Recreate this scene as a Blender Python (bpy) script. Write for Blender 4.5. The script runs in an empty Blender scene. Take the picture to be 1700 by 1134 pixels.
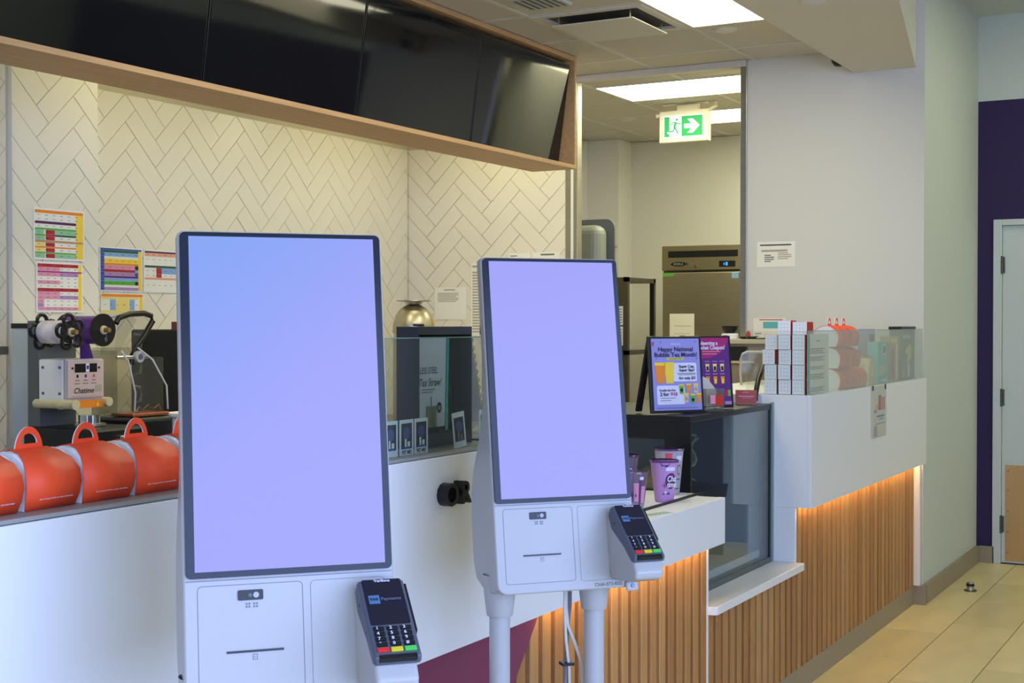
import bpy, bmesh, math, random
from mathutils import Vector, Matrix
random.seed(7)
PI = math.pi
S = bpy.context.scene
COL = S.collection
R = math.radians

# ------------------------------------------------------------------ camera
# world: X runs along the counter front, Y into the kitchen, Z up; units are metres
YAW, PITCH, FPX = 29.05, 0.75, 2290.0
cd = bpy.data.cameras.new('camera'); cam = bpy.data.objects.new('camera', cd); COL.objects.link(cam)
cd.sensor_width = 36.0; cd.lens = FPX / 1700.0 * 36.0; cd.clip_start = 0.02; cd.clip_end = 60
cam.location = (0, 0, 1.5)
cam.rotation_euler = (R(90 - PITCH), 0, R(YAW - 90))
S.camera = cam

# ------------------------------------------------------------------ world, view, big lights
w = bpy.data.worlds.new('world'); S.world = w; w.use_nodes = True
bg = w.node_tree.nodes['Background']; bg.inputs[0].default_value = (0.55, 0.68, 1.0, 1); bg.inputs[1].default_value = 0.6
S.view_settings.view_transform = 'Standard'
S.view_settings.look = 'None'
S.view_settings.gamma = 1.0
S.view_settings.use_curve_mapping = False
S.view_settings.exposure = 0.0

def area(name, loc, rot, sx, sy, power, col):
    l = bpy.data.lights.new(name, 'AREA'); l.shape = 'RECTANGLE'; l.size = sx; l.size_y = sy
    l.energy = power; l.color = col
    o = bpy.data.objects.new(name, l); COL.objects.link(o); o.location = loc; o.rotation_euler = rot
    return o
# area lamps as daylight; unseen storefront windows behind the camera, placed for this light
area('daylight_side', (0.05, -2.62, 1.75), (R(90), 0, 0), 5.5, 2.5, 300, (0.40, 0.54, 1.0))
area('daylight_back', (-3.15, -0.1, 1.75), (R(90), 0, R(-90)), 2.9, 2.5, 75, (0.58, 0.69, 1.0))

# ------------------------------------------------------------------ materials
def lin(c):
    return tuple(((v / 255.0) / 12.92 if v <= 10.3 else ((v / 255.0 + 0.055) / 1.055) ** 2.4) for v in c)
MATS = {}
def mat(name, rgb, rough=0.5, metal=0.0, spec=0.5, emit=None, estr=0.0, trans=0.0, alpha=1.0, coat=0.0,
        noise=None, bump=None, ior=1.45):
    """noise=(scale,(sx,sy,sz),amount): soft value variation; bump=(scale,strength,distance)"""
    m = bpy.data.materials.new(name); m.use_nodes = True; MATS[name] = m
    nt = m.node_tree; b = nt.nodes['Principled BSDF']
    c = lin(rgb) + (1,)
    b.inputs['Base Color'].default_value = c
    b.inputs['Roughness'].default_value = rough; b.inputs['Metallic'].default_value = metal
    b.inputs['Specular IOR Level'].default_value = spec; b.inputs['IOR'].default_value = ior
    b.inputs['Transmission Weight'].default_value = trans; b.inputs['Alpha'].default_value = alpha
    b.inputs['Coat Weight'].default_value = coat
    if emit is not None:
        b.inputs['Emission Color'].default_value = lin(emit) + (1,); b.inputs['Emission Strength'].default_value = estr
    if noise or bump:
        tc = nt.nodes.new('ShaderNodeTexCoord')
    if noise:
        sc, st, am = noise
        mp = nt.nodes.new('ShaderNodeMapping'); mp.inputs['Scale'].default_value = st
        nz = nt.nodes.new('ShaderNodeTexNoise'); nz.inputs['Scale'].default_value = sc; nz.inputs['Detail'].default_value = 5
        nt.links.new(tc.outputs['Object'], mp.inputs[0]); nt.links.new(mp.outputs[0], nz.inputs['Vector'])
        rmp = nt.nodes.new('ShaderNodeValToRGB')
        rmp.color_ramp.elements[0].position = 0.3; rmp.color_ramp.elements[1].position = 0.7
        rmp.color_ramp.elements[0].color = tuple(v * (1 - am) for v in c[:3]) + (1,)
        rmp.color_ramp.elements[1].color = tuple(min(1, v * (1 + am * 0.6)) for v in c[:3]) + (1,)
        nt.links.new(nz.outputs['Fac'], rmp.inputs[0]); nt.links.new(rmp.outputs[0], b.inputs['Base Color'])
    if bump:
        sc, st, ds = bump
        n2 = nt.nodes.new('ShaderNodeTexNoise'); n2.inputs['Scale'].default_value = sc; n2.inputs['Detail'].default_value = 4
        bp = nt.nodes.new('ShaderNodeBump'); bp.inputs['Strength'].default_value = st; bp.inputs['Distance'].default_value = ds
        nt.links.new(tc.outputs['Object'], n2.inputs['Vector']); nt.links.new(n2.outputs['Fac'], bp.inputs['Height'])
        nt.links.new(bp.outputs[0], b.inputs['Normal'])
    return m
def pane_mat(name, tint, haze=0.0, hazecol=(200, 205, 200), rough=0.0, gloss=1.0):
    """thin glass: tinted see-through, fresnel reflection, optional diffuse haze"""
    m = bpy.data.materials.new(name); m.use_nodes = True; MATS[name] = m
    nt = m.node_tree; nt.nodes.clear()
    out = nt.nodes.new('ShaderNodeOutputMaterial'); tr = nt.nodes.new('ShaderNodeBsdfTransparent')
    tr.inputs[0].default_value = tuple(tint) + (1,)
    gl = nt.nodes.new('ShaderNodeBsdfGlossy'); gl.inputs['Roughness'].default_value = rough
    lw = nt.nodes.new('ShaderNodeLayerWeight'); pw = nt.nodes.new('ShaderNodeMath'); pw.operation = 'POWER'; pw.inputs[1].default_value = 5.0
    fr = nt.nodes.new('ShaderNodeMath'); fr.operation = 'MULTIPLY_ADD'; fr.inputs[1].default_value = 0.9; fr.inputs[2].default_value = 0.04
    nt.links.new(lw.outputs['Facing'], pw.inputs[0]); nt.links.new(pw.outputs[0], fr.inputs[0])
    ml = nt.nodes.new('ShaderNodeMath'); ml.operation = 'MULTIPLY'; ml.inputs[1].default_value = gloss
    mx = nt.nodes.new('ShaderNodeMixShader'); df = nt.nodes.new('ShaderNodeBsdfDiffuse'); df.inputs[0].default_value = lin(hazecol) + (1,)
    m2 = nt.nodes.new('ShaderNodeMixShader'); m2.inputs[0].default_value = haze
    nt.links.new(tr.outputs[0], m2.inputs[1]); nt.links.new(df.outputs[0], m2.inputs[2])
    nt.links.new(fr.outputs[0], ml.inputs[0]); nt.links.new(ml.outputs[0], mx.inputs[0])
    nt.links.new(m2.outputs[0], mx.inputs[1]); nt.links.new(gl.outputs[0], mx.inputs[2])
    nt.links.new(mx.outputs[0], out.inputs[0])
    return m

WHITE = mat('counter_white', (226, 226, 226), 0.38)
KWHITE = mat('kiosk_white', (182, 181, 180), 0.35)
KLINE = mat('kiosk_groove', (120, 122, 140), 0.6)
WALL = mat('wall_paint', (214, 211, 205), 0.75, bump=(160, 0.15, 0.002))
WALLG = mat('wall_hall_paint', (198, 204, 198), 0.75, bump=(160, 0.15, 0.002))
PURPLE = mat('purple_paint', (40, 19, 74), 0.6)
PURPLE2 = mat('purple_laminate', (122, 52, 84), 0.5)
CEIL = mat('ceiling_panel', (196, 190, 180), 0.85, bump=(220, 0.25, 0.002))
GRID = mat('ceiling_grid_white', (206, 202, 194), 0.5)
CSOF = mat('soffit_paint', (206, 202, 192), 0.8)
GROUT = mat('grout', (196, 184, 158), 0.9)
TILE = mat('glazed_tile', (231, 223, 206), 0.22, spec=0.5)
FTILE = [mat('floor_tile_%s' % n, c, 0.34, spec=0.5, noise=(2.2, (1, 3, 1), 0.10)) for n, c in
         (('a', (216, 200, 150)), ('b', (210, 194, 144)), ('c', (220, 205, 156)), ('d', (206, 191, 142)))]
FGROUT = mat('floor_grout', (122, 104, 76), 0.9)
BASEB = mat('baseboard_tile', (150, 138, 116), 0.5)
SLAT = [mat('slat_oak_%s' % n, c, 0.5, noise=(9, (6, 6, 0.35), 0.16)) for n, c in
        (('a', (176, 128, 76)), ('b', (164, 116, 68)), ('c', (184, 138, 86)))]
SLATB = mat('slat_backing', (96, 62, 36), 0.7)
WOOD = mat('cabinet_wood', (192, 152, 106), 0.5, noise=(6, (0.4, 8, 8), 0.14))
STEEL = mat('brushed_steel', (176, 172, 160), 0.32, 1.0, noise=(5, (1, 1, 30), 0.10))
STEELD = mat('dark_steel', (104, 100, 92), 0.36, 1.0)
CHROME = mat('chrome', (205, 205, 205), 0.14, 1.0)
BLACK = mat('black_plastic', (20, 21, 24), 0.35)
BLACKM = mat('black_matte', (26, 27, 30), 0.7)
TVGLASS = mat('tv_screen_glass', (20, 21, 22), 0.06, spec=0.45)
TVBEZ = mat('tv_bezel', (22, 23, 25), 0.25)
BEZ = mat('kiosk_bezel', (24, 28, 42), 0.2, spec=0.35)
RED = mat('carton_red', (252, 82, 40), 0.5)
REDD = mat('carton_red_deep', (196, 44, 30), 0.5)
CARDW = mat('card_white', (240, 240, 242), 0.6)
PAPER = mat('paper', (236, 232, 222), 0.8)
INK = mat('ink_grey', (120, 118, 112), 0.8)
INKB = mat('ink_black', (28, 26, 30), 0.7)
CREAM = mat('cream_plastic', (206, 196, 158), 0.45)
GREYP = mat('grey_plastic', (96, 100, 104), 0.45)
SLATE = mat('slate_card', (58, 60, 66), 0.6)
LGREY = mat('light_grey', (178, 180, 182), 0.5)
DOORW = mat('door_paint', (200, 206, 206), 0.5)
BRASS = mat('kick_plate_metal', (206, 172, 124), 0.3, 0.85)
BLUEP = mat('pale_blue_panel', (192, 204, 214), 0.45)
BEIGE = mat('beige_board', (196, 186, 160), 0.6)
YELLOWF = mat('yellow_food', (206, 176, 78), 0.7, noise=(30, (1, 1, 1), 0.2))
CABLEW = mat('cable_white', (214, 208, 200), 0.5)
CABLEG = mat('cable_grey', (120, 120, 128), 0.5)
PINK = mat('cup_pink', (196, 146, 204), 0.4)
CUPG = mat('cup_grey', (170, 172, 182), 0.4)
LPUR = mat('lilac', (150, 146, 214), 0.5)
CPUR = mat('print_purple', (92, 34, 124), 0.5)
MAG = mat('print_magenta', (168, 26, 110), 0.5)
NAVY = mat('print_navy', (36, 22, 62), 0.5)
ORNG = mat('print_orange', (240, 138, 40), 0.5)
YEL = mat('print_yellow', (246, 208, 60), 0.5)
GRN = mat('print_green', (96, 176, 60), 0.5)
DGRN = mat('print_deep_green', (36, 92, 60), 0.5)
BLU = mat('print_blue', (52, 84, 164), 0.5)
LBLU = mat('print_light_blue', (134, 172, 220), 0.5)
PNK = mat('print_pink', (222, 150, 176), 0.5)
CRIM = mat('print_crimson', (178, 36, 52), 0.5)
SALM = mat('print_salmon', (236, 168, 140), 0.5)
TEAL = mat('print_teal', (96, 186, 190), 0.5)
BROWN = mat('print_tan', (190, 150, 110), 0.5)
LILW = mat('print_pale_lilac', (222, 220, 244), 0.5)
CORAL = mat('coral_card', (214, 84, 92), 0.5)
KEYR = mat('key_red', (224, 48, 44), 0.4); KEYY = mat('key_yellow', (226, 206, 40), 0.4); KEYG = mat('key_green', (80, 206, 84), 0.4)
TERM = mat('terminal_grey', (84, 90, 104), 0.42)
TSCR = mat('terminal_screen', (18, 18, 34), 0.15, emit=(22, 22, 44), estr=0.5)
TBLU = mat('terminal_logo_blue', (70, 108, 150), 0.4, emit=(80, 124, 170), estr=0.15)
TTXT = mat('terminal_text', (84, 96, 118), 0.4, emit=(90, 106, 135), estr=0.15)
PANEL = mat('lamp_diffuser', (255, 250, 235), 0.6, emit=(250, 246, 212), estr=10.5)
PANELB = mat('lamp_diffuser_back_room', (255, 248, 228), 0.6, emit=(248, 248, 206), estr=12.0)
LEDW = mat('led_strip_warm', (255, 220, 150), 0.6, emit=(255, 214, 138), estr=24.0)
EXG = mat('exit_green', (20, 140, 70), 0.5, emit=(24, 138, 72), estr=0.75)
EXW = mat('exit_white', (220, 230, 235), 0.5, emit=(214, 226, 240), estr=0.85)
EXBOX = mat('exit_housing', (226, 216, 196), 0.5)
SCR2 = mat('screen_lilac', (20, 20, 20), 0.25, spec=0.2, emit=(168, 169, 255), estr=0.91)
GLASS = pane_mat('guard_glass', (0.86, 0.90, 0.87), 0.04)
GLASSR = pane_mat('guard_glass_veiled', (0.92, 0.95, 0.92), 0.17, (220, 224, 206))  # diffuse haze paints a milky reflection veil into the right guard pane
GLASSC = pane_mat('guard_glass_clear', (0.96, 0.98, 0.97), 0.0)
GLASSD = pane_mat('case_glass', (0.80, 0.85, 0.84), 0.03, (140, 155, 158), gloss=1.2)
CLEAR = pane_mat('clear_plastic', (0.84, 0.84, 0.80), 0.07, (205, 200, 185), 0.08, 1.2)
CLEARP = pane_mat('clear_cup', (0.82, 0.78, 0.86), 0.12, (190, 170, 200), 0.05, 1.2)
CLEARL = pane_mat('clear_purple_film', (0.55, 0.36, 0.66), 0.15, (150, 90, 180), 0.06, 1.6)
EDGE = mat('glass_edge_green', (120, 150, 138), 0.3)
WINGLASS = pane_mat('window_glass', (0.95, 0.97, 1.0), 0.0)

# kiosk screen: pale blue at the upper left running into lilac, a picture shown by the display
SCR1 = bpy.data.materials.new('screen_blue_lilac'); SCR1.use_nodes = True
nt = SCR1.node_tree; b_ = nt.nodes['Principled BSDF']; b_.inputs['Base Color'].default_value = (0.005, 0.005, 0.005, 1); b_.inputs['Roughness'].default_value = 0.25
b_.inputs['Specular IOR Level'].default_value = 0.2
tc = nt.nodes.new('ShaderNodeTexCoord'); sp = nt.nodes.new('ShaderNodeSeparateXYZ'); nt.links.new(tc.outputs['Generated'], sp.inputs[0])
ma = nt.nodes.new('ShaderNodeMath'); ma.operation = 'MULTIPLY_ADD'; ma.inputs[1].default_value = 0.55; nt.links.new(sp.outputs['X'], ma.inputs[0])
iv = nt.nodes.new('ShaderNodeMath'); iv.operation = 'SUBTRACT'; iv.inputs[0].default_value = 1.0; nt.links.new(sp.outputs['Z'], iv.inputs[1])
nt.links.new(iv.outputs[0], ma.inputs[2])
cr = nt.nodes.new('ShaderNodeValToRGB'); cr.color_ramp.elements[0].color = lin((142, 172, 255)) + (1,); cr.color_ramp.elements[1].color = lin((168, 169, 255)) + (1,)
cr.color_ramp.elements[0].position = 0.15; cr.color_ramp.elements[1].position = 0.85
nt.links.new(ma.outputs[0], cr.inputs[0]); nt.links.new(cr.outputs[0], b_.inputs['Emission Color']); b_.inputs['Emission Strength'].default_value = 0.90

# ------------------------------------------------------------------ mesh building
class MB:
    def __init__(s): s.v = []; s.f = []; s.m = []; s.mats = []
    def mi(s, m):
        if m not in s.mats: s.mats.append(m)
        return s.mats.index(m)
    def poly(s, pts, m):
        i = len(s.v); s.v += [tuple(p) for p in pts]; s.f.append(tuple(range(i, i + len(pts)))); s.m.append(s.mi(m)); return s
    def box(s, x0, x1, y0, y1, z0, z1, m):
        i = len(s.v); k = s.mi(m)
        s.v += [(x0, y0, z0), (x1, y0, z0), (x1, y1, z0), (x0, y1, z0), (x0, y0, z1), (x1, y0, z1), (x1, y1, z1), (x0, y1, z1)]
        for f in ((3, 2, 1, 0), (4, 5, 6, 7), (0, 1, 5, 4), (1, 2, 6, 5), (2, 3, 7, 6), (3, 0, 4, 7)):
            s.f.append(tuple(i + q for q in f)); s.m.append(k)
        return s
    def obox(s, M, x0, x1, y0, y1, z0, z1, m):
        i = len(s.v); s.box(x0, x1, y0, y1, z0, z1, m)
        s.v[i:] = [tuple(M @ Vector(p)) for p in s.v[i:]]; return s
    def prism(s, poly, axis, a, b, m, m2=None):
        """poly in the two other axes (cyclic order: x->(y,z), y->(x,z), z->(x,y))"""
        n = len(poly); i = len(s.v); k = s.mi(m); k2 = s.mi(m2 or m)
        def P(p, t): return {'x': (t, p[0], p[1]), 'y': (p[0], t, p[1]), 'z': (p[0], p[1], t)}[axis]
        s.v += [P(p, a) for p in poly] + [P(p, b) for p in poly]
        s.f.append(tuple(range(i, i + n))); s.m.append(k2); s.f.append(tuple(range(i + 2 * n - 1, i + n - 1, -1))); s.m.append(k2)
        for j in range(n):
            q = (j + 1) % n; s.f.append((i + j, i + n + j, i + n + q, i + q)); s.m.append(k)
        return s
    def cyl(s, p0, p1, r0, r1, m, n=20, caps=True):
        p0 = Vector(p0); p1 = Vector(p1); d = (p1 - p0).normalized()
        a = d.orthogonal().normalized(); b = d.cross(a); i = len(s.v); k = s.mi(m)
        for p, r in ((p0, r0), (p1, r1)):
            for j in range(n):
                t = 2 * PI * j / n; s.v.append(tuple(p + a * (r * math.cos(t)) + b * (r * math.sin(t))))
        for j in range(n):
            q = (j + 1) % n; s.f.append((i + j, i + q, i + n + q, i + n + j)); s.m.append(k)
        if caps:
            s.f.append(tuple(range(i + n - 1, i - 1, -1))); s.m.append(k); s.f.append(tuple(range(i + n, i + 2 * n))); s.m.append(k)
        return s
    def lathe(s, prof, m, n=28, c=(0, 0, 0)):
        i = len(s.v); k = s.mi(m)
        for r, z in prof:
            for j in range(n):
                t = 2 * PI * j / n; s.v.append((c[0] + r * math.cos(t), c[1] + r * math.sin(t), c[2] + z))
        for a in range(len(prof) - 1):
            for j in range(n):
                q = (j + 1) % n; s.f.append((i + a * n + j, i + a * n + q, i + (a + 1) * n + q, i + (a + 1) * n + j)); s.m.append(k)
        return s
    def tube(s, pts, r, m, n=8, closed=False):
        pts = [Vector(p) for p in pts]; i = len(s.v); k = s.mi(m); N = len(pts)
        up = Vector((0.13, 0.31, 0.94))
        for a, p in enumerate(pts):
            d = (pts[min(a + 1, N - 1)] - pts[max(a - 1, 0)]).normalized() if not closed else (pts[(a + 1) % N] - pts[a - 1]).normalized()
            x = d.cross(up).normalized(); y = d.cross(x)
            for j in range(n):
                t = 2 * PI * j / n; s.v.append(tuple(p + x * (r * math.cos(t)) + y * (r * math.sin(t))))
        for a in range(N if closed else N - 1):
            b = (a + 1) % N
            for j in range(n):
                q = (j + 1) % n; s.f.append((i + a * n + j, i + a * n + q, i + b * n + q, i + b * n + j)); s.m.append(k)
        return s
    def rect(s, x0, x1, z0, z1, m, y=0.0):         # flat print on a sheet that faces local -Y
        return s.poly([(x0, y, z0), (x1, y, z0), (x1, y, z1), (x0, y, z1)], m)
    def xf(s, M):
        s.v = [tuple(M @ Vector(p)) for p in s.v]; return s
    def build(s, name, parent=None, smooth=False, bevel=0.0, seg=2, loc=None, rotz=None):
        me = bpy.data.meshes.new(name); me.from_pydata(s.v, [], s.f)
        for m in s.mats: me.materials.append(m)
        me.polygons.foreach_set('material_index', s.m)
        bm = bmesh.new(); bm.from_mesh(me); (bmesh.ops.remove_doubles(bm, verts=bm.verts, dist=1e-5) if smooth else None); bmesh.ops.recalc_face_normals(bm, faces=bm.faces); bm.to_mesh(me); bm.free()
        if smooth:
            me.shade_smooth(); me.set_sharp_from_angle(angle=R(40))
        me.update()
        o = bpy.data.objects.new(name, me); COL.objects.link(o); o.parent = parent
        if loc is not None: o.location = loc
        if rotz is not None: o.rotation_euler = (0, 0, R(rotz))
        if bevel:
            b = o.modifiers.new('bevel', 'BEVEL'); b.width = bevel; b.segments = seg; b.limit_method = 'ANGLE'; b.angle_limit = R(35)
        return o
def tag(o, label, cat, group=None):
    o['label'] = label; o['category'] = cat
    if group: o['group'] = group
    return o
def struct(o): o['kind'] = 'structure'; return o
def thing(name, label, cat, loc=(0, 0, 0), rotz=0.0, group=None):
    o = bpy.data.objects.new(name, None); COL.objects.link(o); o.location = loc; o.rotation_euler = (0, 0, R(rotz)); o.empty_display_size = 0.05
    return tag(o, label, cat, group)
def dup(root, loc, rotz, label, group=None):
    r = root.copy(); COL.objects.link(r); r.location = loc; r.rotation_euler = (0, 0, R(rotz)); r['label'] = label
    if group: r['group'] = group
    for ch in list(root.children):
        c = ch.copy(); COL.objects.link(c); c.parent = r
        for g in list(ch.children):
            d = g.copy(); COL.objects.link(d); d.parent = c
    return r
_tx = {}
def text_mesh(body, size, bold=0.0, ext=0.0, sx=1.0, shear=0.0, align='CENTER'):
    key = (body, size, bold, ext, sx, shear, align)
    if key in _tx: return _tx[key]
    cu = bpy.data.curves.new('lettering', 'FONT'); cu.body = body; cu.size = size; cu.align_x = align; cu.align_y = 'CENTER'
    cu.offset = bold; cu.extrude = ext; cu.shear = shear; cu.resolution_u = 3; cu.space_line = 0.95
    o = bpy.data.objects.new('lettering', cu); COL.objects.link(o)
    dg = bpy.context.evaluated_depsgraph_get(); dg.update()
    me = bpy.data.meshes.new_from_object(o.evaluated_get(dg)); me.name = 'lettering'
    bpy.data.objects.remove(o); bpy.data.curves.remove(cu)
    for v in me.vertices: v.co.x *= sx
    _tx[key] = me
    return me
def text(body, size, m, parent, x, z, y=-0.0016, name='lettering', bold=0.0, ext=0.0, sx=1.0, M=None, shear=0.0, align='CENTER'):
    """lettering on a sheet facing local -Y (or placed by matrix M: its local XY plane carries the letters)"""
    me = text_mesh(body, size, bold, ext, sx, shear, align).copy(); me.materials.clear(); me.materials.append(m)
    o = bpy.data.objects.new(name, me); COL.objects.link(o); o.parent = parent
    if M is None:
        o.location = (x, y, z); o.rotation_euler = (R(90), 0, 0)
    else:
        o.matrix_local = M
    return o
def sheet(name, label, cat, loc, rotz, wd, ht, group=None, m=PAPER, th=0.001, tilt=0.0):
    """a paper sheet: root mesh, facing local -Y, lower edge centre at loc"""
    o = MB().box(-wd / 2, wd / 2, -th, 0, 0, ht, m).build(name, None, loc=loc)
    o.rotation_euler = (R(-tilt), 0, R(rotz))
    return tag(o, label, cat, group)
def arc(cx, cy, r, a0, a1, n): return [(cx + r * math.cos(R(a0 + (a1 - a0) * i / n)), cy + r * math.sin(R(a0 + (a1 - a0) * i / n))) for i in range(n + 1)]
def rrect(x0, x1, z0, z1, r, n=5):
    rr = r if isinstance(r, (list, tuple)) else [r] * 4      # bl, br, tr, tl
    return arc(x0 + rr[0], z0 + rr[0], rr[0], 180, 270, n) + arc(x1 - rr[1], z0 + rr[1], rr[1], 270, 360, n) + \
        arc(x1 - rr[2], z1 - rr[2], rr[2], 0, 90, n) + arc(x0 + rr[3], z1 - rr[3], rr[3], 90, 180, n)

# ================================================================== THE ROOM
ZC, ZH = 2.99, 3.42
XW = 7.5
# floor slab with separate porcelain tiles laid over it where the photograph shows them
fl = struct(MB().box(-3.3, 11.0, -5.1, 5.6, -0.08, -0.002, FGROUT).build('floor'))
hall_f = mat('floor_tile_far', (184, 170, 136), 0.34)
nt = hall_f.node_tree; bk = nt.nodes.new('ShaderNodeTexBrick'); tcn = nt.nodes.new('ShaderNodeTexCoord')
bk.inputs['Color1'].default_value = lin((216, 200, 150)) + (1,); bk.inputs['Color2'].default_value = lin((208, 192, 142)) + (1,); bk.inputs['Mortar'].default_value = lin((122, 104, 76)) + (1,)
bk.inputs['Scale'].default_value = 1.0; bk.inputs['Brick Width'].default_value = 0.61; bk.inputs['Row Height'].default_value = 0.305; bk.inputs['Mortar Size'].default_value = 0.0025
mpf = nt.nodes.new('ShaderNodeMapping'); mpf.inputs['Location'].default_value = (-0.415, -0.195, 0); nt.links.new(tcn.outputs['Object'], mpf.inputs[0]); nt.links.new(mpf.outputs[0], bk.inputs['Vector']); nt.links.new(bk.outputs['Color'], nt.nodes['Principled BSDF'].inputs['Base Color'])
far = MB()
for x0, x1, y0, y1 in ((-3.3, 5.0, -5.1, 5.6), (5.0, 11.0, -5.1, 0.19), (5.0, 11.0, 1.72, 5.6)):
    far.poly([(x0, y0, 0), (x1, y0, 0), (x1, y1, 0), (x0, y1, 0)], hall_f)
far.build('floor_tiling', fl)
tmesh = {}
for r in range(5):
    y1 = 1.72 - 0.305 * r; y0 = y1 - 0.305
    off = (6.21 if r % 2 == 0 else 6.475)
    k0 = int((5.0 - off) / 0.61) - 2
    for k in range(k0, k0 + 12):
        a = max(5.0, off + 0.61 * k); b = min(9.0, a + 0.61 if off + 0.61 * k >= 5.0 else off + 0.61 * (k + 1))
        if b - a < 0.03 or a >= 9.0: continue
        g = 0.0014; key = (round(b - a, 3), random.randrange(4))
        if key not in tmesh:
            h = (b - a) / 2 - g; c = 0.0015
            t = MB(); m = FTILE[key[1]]; hy = 0.1525 - g
            lo = [(-h, -hy, -0.004), (h, -hy, -0.004), (h, hy, -0.004), (-h, hy, -0.004)]
            hi = [(-h + c, -hy + c, 0), (h - c, -hy + c, 0), (h - c, hy - c, 0), (-h + c, hy - c, 0)]
            t.poly(hi, m)
            for q in range(4): t.poly([lo[q], lo[(q + 1) % 4], hi[(q + 1) % 4], hi[q]], m)
            o = t.build('floor_tile', fl); tmesh[key] = o.data
        else:
            o = bpy.data.objects.new('floor_tile', tmesh[key]); COL.objects.link(o); o.parent = fl
        o.location = ((a + b) / 2, (y0 + y1) / 2, 0)

def herringbone(parent, poly_w, poly_h, p1, W=0.097, L=0.291, rot=0.0, origin=(0, 0, 0), holes=()):
    """glazed herringbone tiles, clipped to the wall rectangle; wall coordinates a (right), z (up), facing local -Y"""
    e1 = (0.70711, 0.70711); e2 = (0.70711, -0.70711); g = 0.0012; th = 0.004; c = 0.001
    a0, a1 = poly_w; z0, z1 = poly_h; cache = {}
    def clip(P):
        for ax, lim, sg in ((0, a0, 1), (0, a1, -1), (1, z0, 1), (1, z1, -1)):
            out = []
            for i in range(len(P)):
                p, q = P[i], P[(i + 1) % len(P)]; dp = (p[ax] - lim) * sg; dq = (q[ax] - lim) * sg
                if dp >= 0: out.append(p)
                if dp * dq < 0:
                    t = dp / (dp - dq); out.append((p[0] + (q[0] - p[0]) * t, p[1] + (q[1] - p[1]) * t))
            P = out
            if len(P) < 3: return []
        return P
    s2 = 2 ** 0.5
    for i in range(-12, 14):
        for j in range(-24, 26):
            bx, bz = p1[0] + i * L * s2, p1[1] + j * W * s2
            A = [(g, g), (L - g, g), (L - g, W - g), (g, W - g)]
            Aq = [(bx + s * e1[0] + t * e2[0], bz + s * e1[1] + t * e2[1]) for s, t in A]
            cx, cz = bx + (L - W) * e1[0] + W * e2[0], bz + (L - W) * e1[1] + W * e2[1]
            Bq = [(cx + s * e2[0] + t * e1[0], cz + s * e2[1] + t * e1[1]) for s, t in A]
            for kind, Q in (('a', Aq), ('b', Bq)):
                if max(q[0] for q in Q) < a0 or min(q[0] for q in Q) > a1 or max(q[1] for q in Q) < z0 or min(q[1] for q in Q) > z1: continue
                P = clip(Q)
                if len(P) < 3: continue
                ar = abs(sum(P[k][0] * P[(k + 1) % len(P)][1] - P[(k + 1) % len(P)][0] * P[k][1] for k in range(len(P)))) / 2
                if ar < 0.0004: continue
                full = all(abs(x[0] - y[0]) < 1e-9 and abs(x[1] - y[1]) < 1e-9 for x, y in zip(P, Q)) and len(P) == 4
                ox, oz = Q[0]
                if full and kind in cache:
                    o = bpy.data.objects.new('tile', cache[kind]); COL.objects.link(o); o.parent = parent
                else:
                    mx = sum(p[0] for p in P) / len(P); mz = sum(p[1] for p in P) / len(P)
                    def ins(p):
                        d = math.hypot(mx - p[0], mz - p[1]) or 1; return (p[0] + (mx - p[0]) / d * c * 1.6, p[1] + (mz - p[1]) / d * c * 1.6)
                    t = MB(); lo = [(p[0] - ox, 0, p[1] - oz) for p in P]; hi = [(ins(p)[0] - ox, -th, ins(p)[1] - oz) for p in P]
                    t.poly(hi, TILE)
                    for k in range(len(P)): q = (k + 1) % len(P); t.poly([lo[k], lo[q], hi[q], hi[k]], TILE)
                    o = t.build('tile', parent)
                    if full: cache[kind] = o.data
                o.location = (ox, -0.0005, oz)
                o.rotation_euler = (R(random.uniform(-0.22, 0.22)), 0, R(random.uniform(-0.22, 0.22)))

# back wall of the kitchen (faces -Y), herringbone tiles from counter height up
wb = struct(MB().box(0, 3.35, 0, 0.15, 0, ZC, GROUT).build('wall_back', loc=(4.3, 4.94, 0)))
herringbone(wb, (0.25, 3.195), (0.92, 2.62), (5.197 - 4.3, 2.4185))
# tiled column standing proud of it
wc = struct(MB().box(0, 0.49, 0, 0.6, 0, ZC, GROUT).build('wall_column', loc=(3.996, 4.605, 0)))
herringbone(wc, (0.004, 0.49), (0.92, 2.62), (4.136 - 3.996, 2.2867))
wcs = struct(MB().box(0, 0.59, 0, 0.01, 0, ZC, GROUT).build('wall_column_side', loc=(3.985, 5.195, 0), rotz=-90))
herringbone(wcs, (0.005, 0.585), (0.92, 2.62), (0.1, 2.29))
struct(MB().box(3.982, 4.0, 4.592, 4.606, 0, ZC, LGREY).build('trim_1', bevel=0.003))
# tiled wall at the far end (faces -X)
wt = struct(MB().box(0, 1.155, 0, 0.045, 0, ZC, GROUT).build('wall_tiled_end', loc=(XW + 0.005, 4.94, 0), rotz=-90))
herringbone(wt, (0.002, 1.148), (0.92, 2.62), (4.937 - 4.7926, 2.327))
# metal door-jamb trims of the back-room opening
t = struct(MB().box(XW - 0.012, XW + 0.05, 3.707, 3.735, 0, ZC, STEEL).build('trim_2', bevel=0.003))
struct(MB().box(XW - 0.004, XW + 0.048, 3.735, 3.757, 0, ZC, PAPER).box(XW - 0.008, XW + 0.048, 3.757, 3.79, 0, ZC, STEEL).build('trim_3'))
struct(MB().box(XW - 0.012, XW + 0.06, 2.638, 2.677, 0, ZC, STEEL).build('trim_4', bevel=0.003))
struct(MB().box(XW - 0.03, XW + 0.03, 2.64, 3.75, ZC - 0.035, ZC, GRID).build('trim_5'))
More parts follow.
